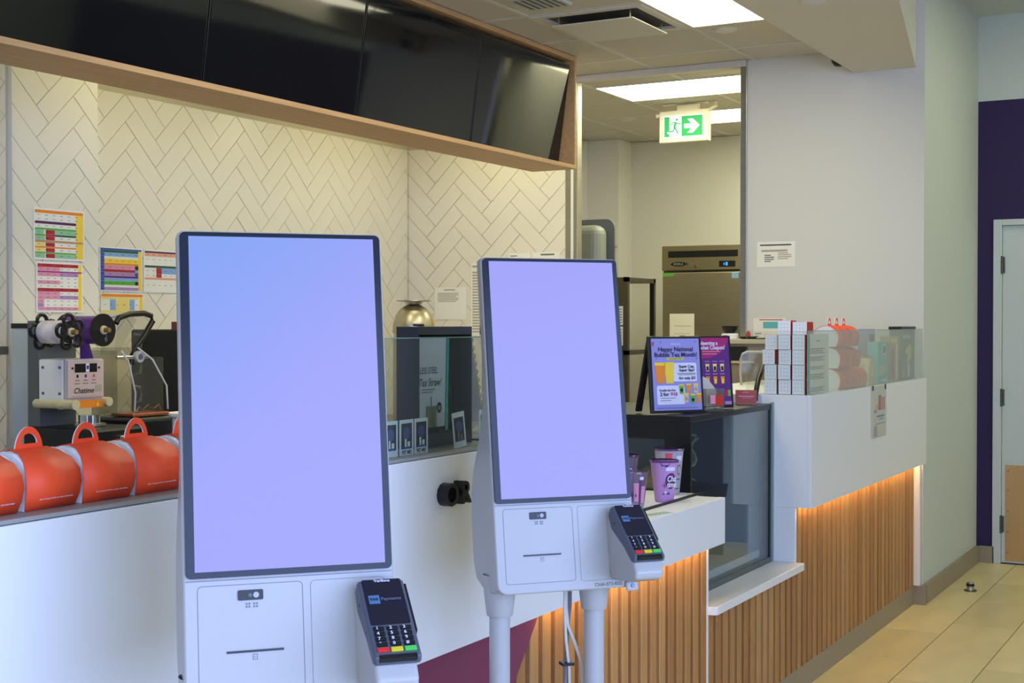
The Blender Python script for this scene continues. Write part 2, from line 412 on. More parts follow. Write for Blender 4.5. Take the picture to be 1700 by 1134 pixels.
# painted end wall and the block in front of the purple wall
struct(MB().box(XW, 9.0, 1.655, 2.638, 0, ZH, WALL).build('wall_end'))
struct(MB().box(XW + 0.001, 9.0, 1.6535, 1.6552, 0, ZH, WALLG).build('wall_hall_side'))
bb = struct(MB().box(XW - 0.012, 8.985, 1.632, 1.654, 0, 0.104, BASEB).box(XW - 0.03, XW + 0.0, 1.632, 1.70, 0, 0.104, BASEB).build('baseboard_side', bevel=0.002))
struct(MB().box(8.985, 8.999, 1.548, 1.632, 0, 0.104, BASEB).build('baseboard_far'))
# purple wall with the upper pale band
struct(MB().box(9.0, 9.15, -5.1, 1.655, 2.89, ZH, WALLG).build('wall_far_upper'))
struct(MB().box(9.0, 9.15, -5.1, 0.48, 0, 2.89, PURPLE).box(9.0, 9.15, 1.52, 1.655, 0, 2.89, PURPLE).box(9.0, 9.15, 0.48, 1.52, 2.13, 2.89, PURPLE).build('wall_far'))
# white metal door in that wall
d = struct(MB().box(9.01, 9.06, 0.50, 1.505, 0.006, 2.108, DOORW).build('door_1', bevel=0.002))
f = MB().box(8.985, 9.06, 1.507, 1.557, 0, 2.147, DOORW).box(8.985, 9.06, 0.445, 0.498, 0, 2.147, DOORW).box(8.985, 9.06, 0.498, 1.507, 2.110, 2.147, DOORW)
f.build('door_frame', d, bevel=0.003)
for z in (1.864, 1.038, 0.247):
    h = MB().cyl((8.992, 1.507, z - 0.055), (8.992, 1.507, z + 0.055), 0.009, 0.009, STEELD, 10)
    for q in (-0.02, 0.018): h.cyl((8.992, 1.507, z + q - 0.001), (8.992, 1.507, z + q + 0.001), 0.0098, 0.0098, BLACKM, 10)
    h.box(8.9985, 9.0085, 1.49, 1.507, z - 0.05, z + 0.05, STEELD).build('hinge', d)
kp = MB().box(9.006, 9.0105, 0.53, 1.482, 0.02, 0.618, BRASS)
kp = kp.build('kick_plate', d)
for zz in (0.07, 0.2, 0.33, 0.46, 0.58): MB().cyl((9.004, 1.465, zz), (9.008, 1.465, zz), 0.004, 0.004, STEELD, 8).build('screw', kp)
MB().box(9.0, 9.012, 0.52, 0.58, 0.95, 1.12, STEEL).cyl((9.0, 0.55, 1.04), (8.95, 0.55, 1.04), 0.01, 0.01, STEEL, 10).cyl((8.955, 0.55, 1.04), (8.955, 0.67, 1.04), 0.009, 0.009, STEEL, 10).build('door_handle', d)
# back room behind the opening
struct(MB().box(10.44, 10.6, 2.3, 5.2, 0, ZC, WALL).build('wall_back_room_far'))
struct(MB().box(7.65, 10.18, 4.95, 5.1, 0, ZC, WALL).build('wall_back_room_left'))
struct(MB().box(10.18, 10.44, 4.67, 5.1, 0, ZC, WALL).build('wall_back_room_pier'))
struct(MB().box(9.0, 10.6, 2.3, 2.4, 0, ZC, WALL).build('wall_back_room_right'))
# kitchen far-left closing walls, unseen hall walls with windows sized and placed for the daylight
struct(MB().box(-3.3, 4.0, 5.2, 5.3, 0, ZH, WALL).build('wall_kitchen_left'))
wl = MB()
for x0, x1, z0, z1 in ((-3.3, 9.15, 0, 0.4), (-3.3, 9.15, 3.1, ZH), (-3.3, -2.8, 0.4, 3.1), (2.9, 9.15, 0.4, 3.1)): wl.box(x0, x1, -2.85, -2.75, z0, z1, WALLG)
struct(wl.build('wall_storefront'))
wl = MB()
for y0, y1, z0, z1 in ((-5.0, 5.2, 0, 0.4), (-5.0, 5.2, 3.1, ZH), (-5.0, -2.6, 0.4, 3.1), (1.4, 5.2, 0.4, 3.1)): wl.box(-3.3, -3.2, y0, y1, z0, z1, WALLG)
struct(wl.build('wall_behind'))
for n, (ax, a0, a1) in enumerate((('y', -2.8, 2.9), ('x', -2.6, 1.4))):
    fr = MB(); pn = MB(); k = 4; st = (a1 - a0) / k
    for i in range(k + 1):
        c = a0 + st * i
        if ax == 'y': fr.box(c - 0.03, c + 0.03, -2.83, -2.75, 0.4, 3.1, BLACKM)
        else: fr.box(-3.28, -3.2, c - 0.03, c + 0.03, 0.4, 3.1, BLACKM)
    if ax == 'y': pn.box(a0, a1, -2.81, -2.80, 0.4, 3.1, WINGLASS)
    else: pn.box(-3.26, -3.25, a0, a1, 0.4, 3.1, WINGLASS)
    o = struct(fr.build('window_%d' % (n + 1))); pn.build('pane', o)

# ---- ceilings
cl = struct(MB().box(-3.3, 10.6, 2.03, 5.3, ZC + 0.012, ZC + 0.1, CEIL).build('ceiling'))
struct(MB().box(-3.3, 9.15, -5.1, 2.03, ZH, ZH + 0.1, WALLG).build('ceiling_hall'))
sof = [(-3.2, 2.03), (XW, 2.03), (XW, 1.70), (5.91, 1.41), (1.0, 0.514), (-3.2, 0.514)]
struct(MB().prism(sof, 'z', 2.867, ZH, CSOF).build('ceiling_soffit'))
def pframe(x0, x1, y0, y1, m, z=ZC): return MB().box(x0, x1, y0, y1, z - 0.004, z + 0.004, m)
LIGHTS = [(3.475, 4.685, 1.985, 2.585, PANEL), (5.305, 6.515, 1.985, 2.585, PANEL), (7.885, 8.485, 2.585, 3.795, PANELB), (9.105, 9.705, 2.505, 3.715, PANELB)]
skip = lambda x, y: any(a - 0.05 < x < b + 0.05 and c - 0.05 < y < d_ + 0.05 for a, b, c, d_, m in LIGHTS) or (5.91 < x < 6.52 and 2.59 < y < 3.2)
pm = {}
def ctile(x0, x1, y0, y1):
    key = (round(x1 - x0, 3), round(y1 - y0, 3))
    if key not in pm:
        hx, hy = (x1 - x0) / 2 - 0.011, (y1 - y0) / 2 - 0.011
        o = MB().box(-hx, hx, -hy, hy, 0.0, 0.012, CEIL).build('ceiling_tile', cl); pm[key] = o.data
    else:
        o = bpy.data.objects.new('ceiling_tile', pm[key]); COL.objects.link(o); o.parent = cl
    o.location = ((x0 + x1) / 2, (y0 + y1) / 2, ZC + 0.002)
XL = [3.47, 4.08, 4.69, 5.30, 5.91, 6.52, 7.13, XW]; YL = [2.03, 2.59, 3.2, 3.81]
for i in range(len(XL) - 1):
    for j in range(len(YL) - 1):
        if not skip((XL[i] + XL[i + 1]) / 2, (YL[j] + YL[j + 1]) / 2): ctile(XL[i], XL[i + 1], YL[j], YL[j + 1])
for x in XL[:-1]: MB().box(x - 0.0115, x + 0.0115, 2.03, 3.81, ZC - 0.002, ZC + 0.012, GRID).build('grid_bar', cl)
for y in YL[1:-1]: MB().box(3.47, XW, y - 0.0115, y + 0.0115, ZC - 0.0025, ZC + 0.012, GRID).build('grid_bar', cl)
XB = [XW + 0.03, 7.88, 8.49, 9.10, 9.71, 10.32, 10.44]; YB = [2.64, 3.19, 3.80, 4.41, 4.95]
for i in range(len(XB) - 1):
    for j in range(len(YB) - 1):
        if not skip((XB[i] + XB[i + 1]) / 2, (YB[j] + YB[j + 1]) / 2): ctile(XB[i], XB[i + 1], YB[j], YB[j + 1])
for x in XB[1:-1]: MB().box(x - 0.0115, x + 0.0115, 2.64, 4.95, ZC - 0.002, ZC + 0.012, GRID).build('grid_bar', cl)
for y in YB[1:-1]: MB().box(XW, 10.44, y - 0.0115, y + 0.0115, ZC - 0.0025, ZC + 0.012, GRID).build('grid_bar', cl)

LLAB = ['rectangular ceiling light panel in front of the menu screens', 'rectangular ceiling light panel beside the white soffit', 'long ceiling light panel behind the header above the exit sign', 'ceiling light panel at the right of the exit sign']
def lamp(x0, x1, y0, y1, m, label, z=ZC, grp='flat ceiling light panels'):
    t = thing('ceiling_light', label, 'light', ((x0 + x1) / 2, (y0 + y1) / 2, z), 0, grp)
    hx, hy = (x1 - x0) / 2, (y1 - y0) / 2; f = MB(); e = 0.014
    for a in ((-hx, hx, -hy, -hy + e), (-hx, hx, hy - e, hy), (-hx, -hx + e, -hy + e, hy - e), (hx - e, hx, -hy + e, hy - e)): f.box(*a, -0.006, 0.012, GRID)
    f.build('frame', t); MB().box(-hx + e, hx - e, -hy + e, hy - e, -0.003, 0.004, m).build('diffuser', t)
for (a, b, c, d_, m), lb in zip(LIGHTS, LLAB): lamp(a, b, c, d_, m, lb)
# kitchen lights behind the screens; leftmost and hall ones added unseen to brighten
LK = mat('lamp_diffuser_kitchen', (255, 250, 235), 0.6, emit=(246, 242, 196), estr=6.0)
LH = mat('lamp_diffuser_hall_added', (255, 250, 240), 0.6, emit=(246, 248, 204), estr=9.5)
for k, x in enumerate((2.2, 4.3, 6.1)): lamp(x, x + 1.2, 3.76, 4.36, LK, ('added unseen kitchen ceiling light above the sealing machine', 'kitchen ceiling light above the tiled back wall', 'kitchen ceiling light nearest the tiled end wall')[k])
for k, (x, y) in enumerate(((5.0, -1.9), (7.2, 0.0), (7.2, -2.0))): lamp(x, x + 1.2, y, y + 0.6, LH, ('added unseen hall ceiling light in the middle of the hall', 'added unseen hall ceiling light in front of the purple wall', 'added unseen hall ceiling light nearest the white door')[k], ZH - 0.004)

# supply diffuser with a hanging square plate
t = thing('ceiling_vent', 'square ceiling air vent with hanging centre plate', 'air vent', (6.215, 2.895, ZC))
h = 0.297; f = MB()
for a in ((-h, h, -h, -h + 0.045), (-h, h, h - 0.045, h), (-h, -h + 0.045, -h + 0.045, h - 0.045), (h - 0.045, h, -h + 0.045, h - 0.045)): f.box(*a, -0.008, 0.012, GRID)
f.build('frame', t)
MB().box(-0.215, 0.215, -0.215, 0.215, -0.042, -0.036, GRID).build('centre_plate', t, bevel=0.002)
MB().box(-0.25, 0.25, -0.25, 0.25, 0.006, 0.011, mat('duct_grey', (84, 80, 74), 0.8)).build('duct_opening', t)
for sx in (-1, 1):
    for sy in (-1, 1): MB().cyl((sx * 0.19, sy * 0.19, -0.037), (sx * 0.19, sy * 0.19, 0.008), 0.004, 0.004, STEEL, 8).build('hanger', t)
t = thing('ceiling_speaker', 'grey square grille on the ceiling by the screen cabinet', 'grille', (5.60, 2.99, ZC))
MB().box(-0.09, 0.13, -0.13, 0.1, -0.02, 0.0, LGREY).build('housing', t, bevel=0.006)
for k in range(6): MB().box(-0.07, 0.11, -0.11 + 0.034 * k, -0.095 + 0.034 * k, -0.0215, -0.0195, GREYP).build('slot', t)
for (x, y, nm, lb) in ((6.66, 2.465, 'smoke_detector', 'round white detector on the ceiling by the light panel'), (9.2, 4.15, 'smoke_detector', 'round detector on the back room ceiling left of the exit sign')):
    t = thing(nm, lb, 'detector', (x, y, ZC), 0, 'round ceiling detectors')
    MB().lathe([(0.0, -0.016), (0.03, -0.015), (0.05, -0.008), (0.053, 0.0)], GRID, 28).build('cover', t, smooth=True)
    MB().lathe([(0.053, -0.004), (0.062, -0.003), (0.064, 0.002)], GRID, 28).build('rim', t, smooth=True)
t = thing('security_camera', 'small black dome camera under the edge of the soffit', 'camera', (7.3, 2.06, 2.925), 0)
MB().lathe([(0.0, -0.055), (0.022, -0.05), (0.038, -0.03), (0.042, -0.005), (0.042, 0.0)], BLACK, 20).build('dome', t, smooth=True)
MB().lathe([(0.042, 0.0), (0.05, 0.0), (0.05, 0.02), (0.0, 0.02)], LGREY, 20).build('collar', t, smooth=True)
MB().box(-0.02, 0.02, -0.035, 0.02, 0.018, 0.065, LGREY).build('bracket', t)
t = thing('soffit_downlight', 'round white fitting on the soffit at the top edge', 'detector', (5.75, 1.74, 2.867))
MB().lathe([(0.0, -0.012), (0.05, -0.01), (0.062, 0.0)], GRID, 26).build('cover', t, smooth=True)
t = thing('door_stop', 'small steel floor door stop near the baseboard', 'door stop', (7.995, 1.50, 0))
MB().cyl((0, 0, 0), (0, 0, 0.006), 0.034, 0.034, STEELD, 18).build('base', t)
MB().cyl((0, 0, 0.006), (0, 0, 0.05), 0.021, 0.019, CHROME, 18).build('post', t)
MB().cyl((-0.004, 0, 0.028), (-0.004, 0, 0.042), 0.0225, 0.0225, BLACK, 18).build('rubber_ring', t)

# illuminated exit sign hung in the opening
t = thing('exit_sign', 'green running man exit sign with white arrow hanging from ceiling', 'exit sign', (8.75, 3.52, 2.727), -90)
e = 0.178
MB().box(-e, e, -0.028, 0.028, 0.0, 0.215, EXBOX).build('housing', t, bevel=0.008)
MB().box(-0.30, 0.02, -0.02, 0.02, 0.0, 0.01, EXBOX).xf(Matrix.Translation((0.14, 0, 0.253))).build('ceiling_plate', t)
MB().box(-0.05, 0.1, -0.02, 0.02, 0.21, 0.258, EXBOX).build('stem', t)
MB().cyl((-e - 0.03, 0, 0.19), (-e + 0.01, 0, 0.19), 0.014, 0.014, EXBOX, 12).build('end_knob', t, smooth=True)
MB().cyl((e - 0.01, 0, 0.205), (e + 0.05, 0, 0.235), 0.012, 0.012, EXBOX, 12).cyl((e + 0.04, 0, 0.235), (e + 0.04, 0, 0.262), 0.008, 0.008, EXBOX, 10).build('conduit', t, smooth=True)
MB().box(-0.144, 0.144, -0.0305, -0.027, 0.032, 0.18, EXW).build('light_rim', t)
leg = MB().box(-0.137, 0.137, -0.033, -0.030, 0.038, 0.174, EXG).build('legend', t)
y = -0.0337
MB().poly([(-0.10, y, 0.038), (-0.012, y, 0.038), (-0.012, y, 0.172), (-0.10, y, 0.172), (-0.10, y, 0.075), (-0.115, y, 0.072), (-0.115, y, 0.06), (-0.10, y, 0.055)], EXW).build('doorway_symbol', leg)
MB().poly([(0.006, y, 0.09), (0.06, y, 0.09), (0.03, y, 0.058), (0.07, y, 0.058), (0.118, y, 0.105), (0.07, y, 0.152), (0.03, y, 0.152), (0.06, y, 0.12), (0.006, y, 0.12)], EXW).build('arrow', leg)
m = MB(); y2 = -0.0345
m.poly([(-0.045 + 0.009 * math.cos(a * PI / 6), y2, 0.152 + 0.009 * math.sin(a * PI / 6)) for a in range(12)], EXG)
def limb(pts, wd):
    for (a, b), (c, d_) in zip(pts[:-1], pts[1:]):
        l = math.hypot(c - a, d_ - b); nx, nz = -(d_ - b) / l * wd, (c - a) / l * wd
        m.poly([(a + nx, y2, b + nz), (a - nx, y2, b - nz), (c - nx, y2, d_ - nz), (c + nx, y2, d_ + nz)], EXG)
limb([(-0.055, 0.132), (-0.064, 0.098)], 0.008); limb([(-0.088, 0.115), (-0.074, 0.134), (-0.05, 0.132), (-0.035, 0.122), (-0.014, 0.122)], 0.0036)
limb([(-0.062, 0.1), (-0.07, 0.074), (-0.104, 0.072)], 0.0045); limb([(-0.06, 0.1), (-0.036, 0.058)], 0.005)
m.build('running_figure', leg)

# ================================================================== COUNTERS
YF, YS = 1.63, 1.69
CTOP = mat('counter_top_grey', (150, 150, 146), 0.4)
def slats(parent, x0, x1, zt, z0=0.1, zlim=None):
    pitch, wd = 0.0715, 0.046; n = int((x1 - x0) / pitch)
    for k in range(n + 1):
        a = x0 + k * pitch; b = min(a + wd, x1)
        if b - a < 0.012: continue
        za, zb = (zlim(a), zlim(b)) if zlim else (zt, zt)
        za, zb = min(za, zt), min(zb, zt)
        if zb < z0 + 0.02: continue
        za = max(za, z0 + 0.005)
        s = MB().prism([(a, z0), (b, z0), (b, zb), (a, za)], 'y', YS, YS + 0.022, SLAT[random.randrange(3)])
        s.build('slat', parent, bevel=0.002, seg=1)
# --- long service counter: high part on the left, low till shelf on the right
t = thing('service_counter', 'white service counter with high section stepping down to a low shelf', 'counter', (0, 0, 0))
XS, XE = 3.35, 4.42
MB().prism([(-1.2, 0.757), (XE, 0.757), (XE, 0.903), (XS, 0.903), (XS, 1.203), (-1.2, 1.203)], 'y', YF, YF + 0.022, WHITE).build('front_panel', t, bevel=0.003)
MB().box(-1.2, XS, YF + 0.001, 2.22, 1.2045, 1.211, CTOP).build('worktop', t)
MB().box(-1.2, XS, YF + 0.004, 2.2, 1.2025, 1.205, BLACKM).build('shadow_joint', t)
MB().box(XS, XE, YF, YF + 0.1, 0.897, 0.913, WHITE).box(XE - 0.02, XE, YF + 0.02, 1.79, 0.757, 0.913, WHITE).build('low_shelf_top', t, bevel=0.003)
MB().box(XS, XE + 0.06, YF + 0.1, YF + 0.112, 0.9, 0.919, BLACK).build('rail', t, bevel=0.002)
MB().box(XS, XE + 0.06, YF + 0.112, 2.22, 0.895, 0.911, CARDW).build('till_shelf', t)
MB().box(XS - 0.02, XS, YF + 0.022, 2.2, 0.9, 1.203, WHITE).build('step_end', t)
MB().box(-1.2, XE, YS + 0.022, YS + 0.06, 0, 0.9, SLATB).build('base_board', t)
MB().box(-1.2, XE, YS + 0.003, YS + 0.022, 0, 0.1, BASEB).build('toe_strip', t)
zl = lambda x: 0.1 + (x - 2.62) / 0.885
MB().prism([(-1.2, 0.1), (2.62, 0.1), (3.2, 0.757), (3.2, 0.8), (-1.2, 0.8)], 'y', YS - 0.003, YS + 0.02, PURPLE2).build('purple_panel', t, bevel=0.001, seg=1)
slats(t, 2.64, XE - 0.018, 0.88, 0.1, lambda x: zl(x) if x < 3.2 else 0.88)
MB().box(3.17, XE - 0.02, YF + 0.026, YF + 0.038, 0.775, 0.783, LEDW).build('light_strip', t)
MB().box(-1.2, XE - 0.02, YF + 0.022, YS + 0.02, 0.785, 0.8, WHITE).build('underside', t)
MB().box(XE - 0.02, XE, YS, 1.80, 0, 0.757, WHITE).build('niche_cheek', t)
# standing black letters fixed to the panel
for body, x, nm in (('O', 2.618, 'letter_o'), ('R', 2.680, 'letter_r')):
    text(body, 0.072, BLACK, t, x, 1.115, 0, nm, bold=0.0012, ext=0.012, sx=1.0)
for o in t.children:
    if o.name.startswith('letter_'): o.location.y = YF - 0.012
# --- merchandise counter on the right
t = thing('merchandise_counter', 'white counter box over oak slats at the right by the end wall', 'counter', (0, 0, 0))
MB().box(5.40, 7.468, YF, YF + 0.02, 0.757, 1.211, WHITE).box(5.40, 5.42, YF + 0.02, 2.3, 0.757, 1.211, WHITE).box(5.40, 5.42, YS + 0.005, 2.3, 0.536, 0.757, WHITE).build('front_panel', t, bevel=0.002)
MB().box(5.42, 7.468, YF + 0.02, 2.3, 1.195, 1.2105, WHITE).build('worktop', t)
MB().box(5.421, 7.468, YS + 0.022, YS + 0.06, 0, 0.9, SLATB).build('base_board', t)
MB().box(5.402, 7.47, YS + 0.003, YS + 0.0215, 0, 0.1, BASEB).build('toe_strip', t)
slats(t, 5.422, 7.45, 0.88)
MB().box(5.41, 7.46, YF + 0.026, YF + 0.038, 0.775, 0.783, LEDW).build('light_strip', t)
MB().box(5.42, 7.46, YF + 0.022, YS + 0.02, 0.785, 0.8, WHITE).build('underside', t)
MB().box(7.452, 7.47, YS - 0.03, YS + 0.02, 0.104, 0.757, PAPER).build('end_batten', t)
# --- slatted plinth under the display case, with its white ledge
t = thing('case_plinth', 'low slatted plinth with white ledge below the glass display case', 'plinth', (0, 0, 0))
MB().prism([(XE, 1.79), (XE, 1.672), (XE + 0.012, 1.66), (5.412, 1.66), (5.412, 1.79)], 'z', 0.506, 0.536, WHITE).build('ledge', t, bevel=0.003)
slats(t, XE + 0.004, 5.40, 0.506)
MB().box(XE + 0.001, 5.40, YS + 0.022, YS + 0.06, 0, 0.505, SLATB).build('base_board', t)
MB().box(XE + 0.001, 5.40, YS + 0.003, YS + 0.0215, 0, 0.1, BASEB).build('toe_strip', t)
MB().box(XE, 5.40, 1.792, 2.35, 0.44, 0.5355, BLACKM).build('deck', t)
# --- refrigerated display case
t = thing('display_case', 'black framed glass display case between the two white counters', 'display case', (4.95, 2.09, 0.536))
x0, x1, y0, y1, zt = -0.44, 0.445, -0.30, 0.26, 0.639
MB().box(x0, x1, y0, y1, zt - 0.022, zt, BLACK).build('top', t, bevel=0.003)
CASEIN = mat('case_interior', (92, 98, 94), 0.5)
MB().box(x0, x1, y0, y1, 0.0, 0.02, CASEIN).build('base', t)
MB().box(x0, x1, y1 - 0.012, y1, 0.02, 0.30, CASEIN).build('back_panel', t)
MB().box(x1 - 0.03, x1, y0 + 0.002, y0 + 0.03, 0.0, zt - 0.02, BLACK).build('post', t)
MB().box(x0, x0 + 0.012, y0 + 0.002, y0 + 0.03, 0.0, zt - 0.02, BLACK).build('post', t)
MB().box(x0 + 0.012, x1 - 0.03, y0 + 0.004, y0 + 0.009, 0.004, zt - 0.022, GLASSD).build('front_pane', t)
MB().box(x1 - 0.012, x1 + 0.004, y0 - 0.006, y0 + 0.002, 0.0, zt + 0.006, EDGE).build('glass_edge', t)
sd = MB().box(x0, x0 + 0.01, y0 + 0.03, y0 + 0.10, 0.02, zt - 0.022, BLACK).box(x0, x0 + 0.01, y0 + 0.10, y1 - 0.012, 0.02, 0.34, BLACK).box(x0, x0 + 0.01, y0 + 0.10, y1 - 0.012, 0.555, zt - 0.022, BLACK)
sd = sd.build('side_panel', t); MB().box(x0 + 0.002, x0 + 0.007, y0 + 0.10, y1 - 0.012, 0.34, 0.555, GLASSD).build('side_pane', sd)
sh = MB().xf(Matrix())
sh.obox(Matrix.Translation((-0.02, -0.01, 0.36)) @ Matrix.Rotation(R(8), 4, 'X'), x0 + 0.03, 0.10, -0.22, 0.22, -0.006, 0.006, STEELD)
sh.obox(Matrix.Translation((-0.02, -0.01, 0.36)) @ Matrix.Rotation(R(8), 4, 'X'), x0 + 0.03, 0.10, -0.235, -0.222, -0.03, 0.02, BLACK)
sh.build('shelf', t)
MB().box(0.14, 0.155, -0.2, y1 - 0.012, 0.06, zt - 0.03, GREYP).build('divider', t)
MB().box(x0 + 0.02, x1 - 0.04, -0.26, 0.1, 0.02, 0.05, CARDW).build('tray', t)
# things inside the case
for k, (x, y, sx, sy, h, rz) in enumerate(((4.64, 2.0, 0.075, 0.045, 0.05, 8), (4.83, 2.04, 0.075, 0.045, 0.06, -8), (4.70, 2.16, 0.09, 0.05, 0.085, 4))):
    o = thing('snack_packet', ('yellow snack packet at the front of the case shelf', 'yellow snack packet at the right of the case shelf', 'pale yellow snack packet at the back of the case shelf')[k], 'packet', (x, y, 0.908 + (y - 2.08) * 0.14), rz, 'packets inside the display case')
    MB().box(-sx, sx, -sy, sy, 0.0, h, YELLOWF if k < 2 else CREAM).build('packet_body', o, bevel=0.018, seg=3)
    MB().box(-sx - 0.008, -sx + 0.006, -sy * 0.9, sy * 0.9, h * 0.35, h * 0.5, CREAM).build('crimped_end', o)
c = MB()
for q in range(3):
    pts = []
    for i in range(40):
        a = 2 * PI * i / 40; pts.append((4.985 + 0.012 * q + 0.075 * math.cos(a), 2.0 + 0.02 * math.sin(2 * a + q), 1.0 + 0.005 * q + 0.058 * math.sin(a)))
    c.tube(pts, 0.0045, CREAM, 6, closed=True)
c.tube([(5.04, 2.0, 1.03), (5.09, 1.99, 1.05), (5.14, 2.0, 1.0), (5.16, 2.0, 0.9), (5.10, 1.99, 0.87), (5.03, 2.0, 0.90), (5.02, 2.0, 0.97)], 0.004, CREAM, 6)
tag(c.build('cable_coil', smooth=True), 'loose coil of pale cable inside the display case', 'cable')
tag(MB().obox(Matrix.Translation((5.02, 2.08, 0.588)) @ Matrix.Rotation(R(20), 4, 'Z'), -0.12, 0.12, -0.05, 0.05, 0.0, 0.035, BLACKM).obox(Matrix.Translation((5.02, 2.08, 0.588)) @ Matrix.Rotation(R(20), 4, 'Z'), -0.1, 0.1, -0.055, -0.05, 0.01, 0.03, LGREY).build('power_adapter', bevel=0.006), 'black power adapter lying at the bottom of the case', 'adapter')

# glass guards on the counters
def guard(name, label, x0, x1, y, z0, z1, m, ret=None, splits=()):
    g = thing(name, label, 'glass guard', ((x0 + x1) / 2, y, z0)); h = (x1 - x0) / 2
    cuts = [x0] + list(splits) + [x1]
    for a, b in zip(cuts[:-1], cuts[1:]):
        c0 = (x0 + x1) / 2
        MB().box(a - c0 + 0.001, b - c0 - 0.001, -0.004, 0.004, 0, z1 - z0, m).build('pane', g)
        MB().box(a - c0 + 0.001, b - c0 - 0.001, -0.004, 0.004, z1 - z0, z1 - z0 + 0.0022, EDGE).build('polished_edge', g)
    if ret: 
        MB().box(-h - 0.003, -h + 0.004, 0.004, ret, 0, z1 - z0, GLASSC).build('return_pane', g)
        MB().box(-h - 0.0035, -h + 0.0045, -0.0045, 0.0015, 0, z1 - z0, EDGE).build('corner_edge', g)
    return g
guard('glass_guard', 'clear glass guard along the service counter behind the kiosks', 2.02, XS, 1.66, 1.2112, 1.467, GLASS, splits=(2.86,))
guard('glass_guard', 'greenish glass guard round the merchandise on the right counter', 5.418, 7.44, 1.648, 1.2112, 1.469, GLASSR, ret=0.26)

# ================================================================== MENU SCREENS
t = thing('screen_cabinet', 'long wooden bulkhead cabinet holding the menu screens', 'cabinet', (0, 3.44, 2.363))
MB().box(2.0, 6.936, 0, 0.28, 0, 0.022, WOOD).build('bottom_board', t, bevel=0.0015)
MB().box(2.0, 6.936, 0, 0.28, 0.60, 0.625, WOOD).build('top_board', t, bevel=0.0015)
MB().box(6.914, 6.936, 0.0, 0.28, 0.022, 0.60, WOOD).build('end_board', t, bevel=0.0015)
MB().box(2.0, 6.914, 0.26, 0.28, 0.022, 0.60, BLACKM).build('back_board', t)
TVL = ['black menu screen cut off by the left edge', 'black menu screen second from the left', 'black menu screen third from the left', 'black menu screen nearest the doorway']
for k in range(4):
    xa = 6.895 - 0.977 * (4 - k); r = thing('menu_screen', TVL[k], 'television', (xa + 0.487, 3.53, 2.388), 0, 'row of menu screens')
    M = Matrix.Rotation(R(7.5), 4, 'X')
    MB().obox(M, -0.486, 0.486, 0, 0.04, 0, 0.556, TVBEZ).build('housing', r, bevel=0.003)
    MB().obox(M, -0.478, 0.478, -0.002, 0.001, 0.012, 0.548, TVGLASS).build('screen', r)

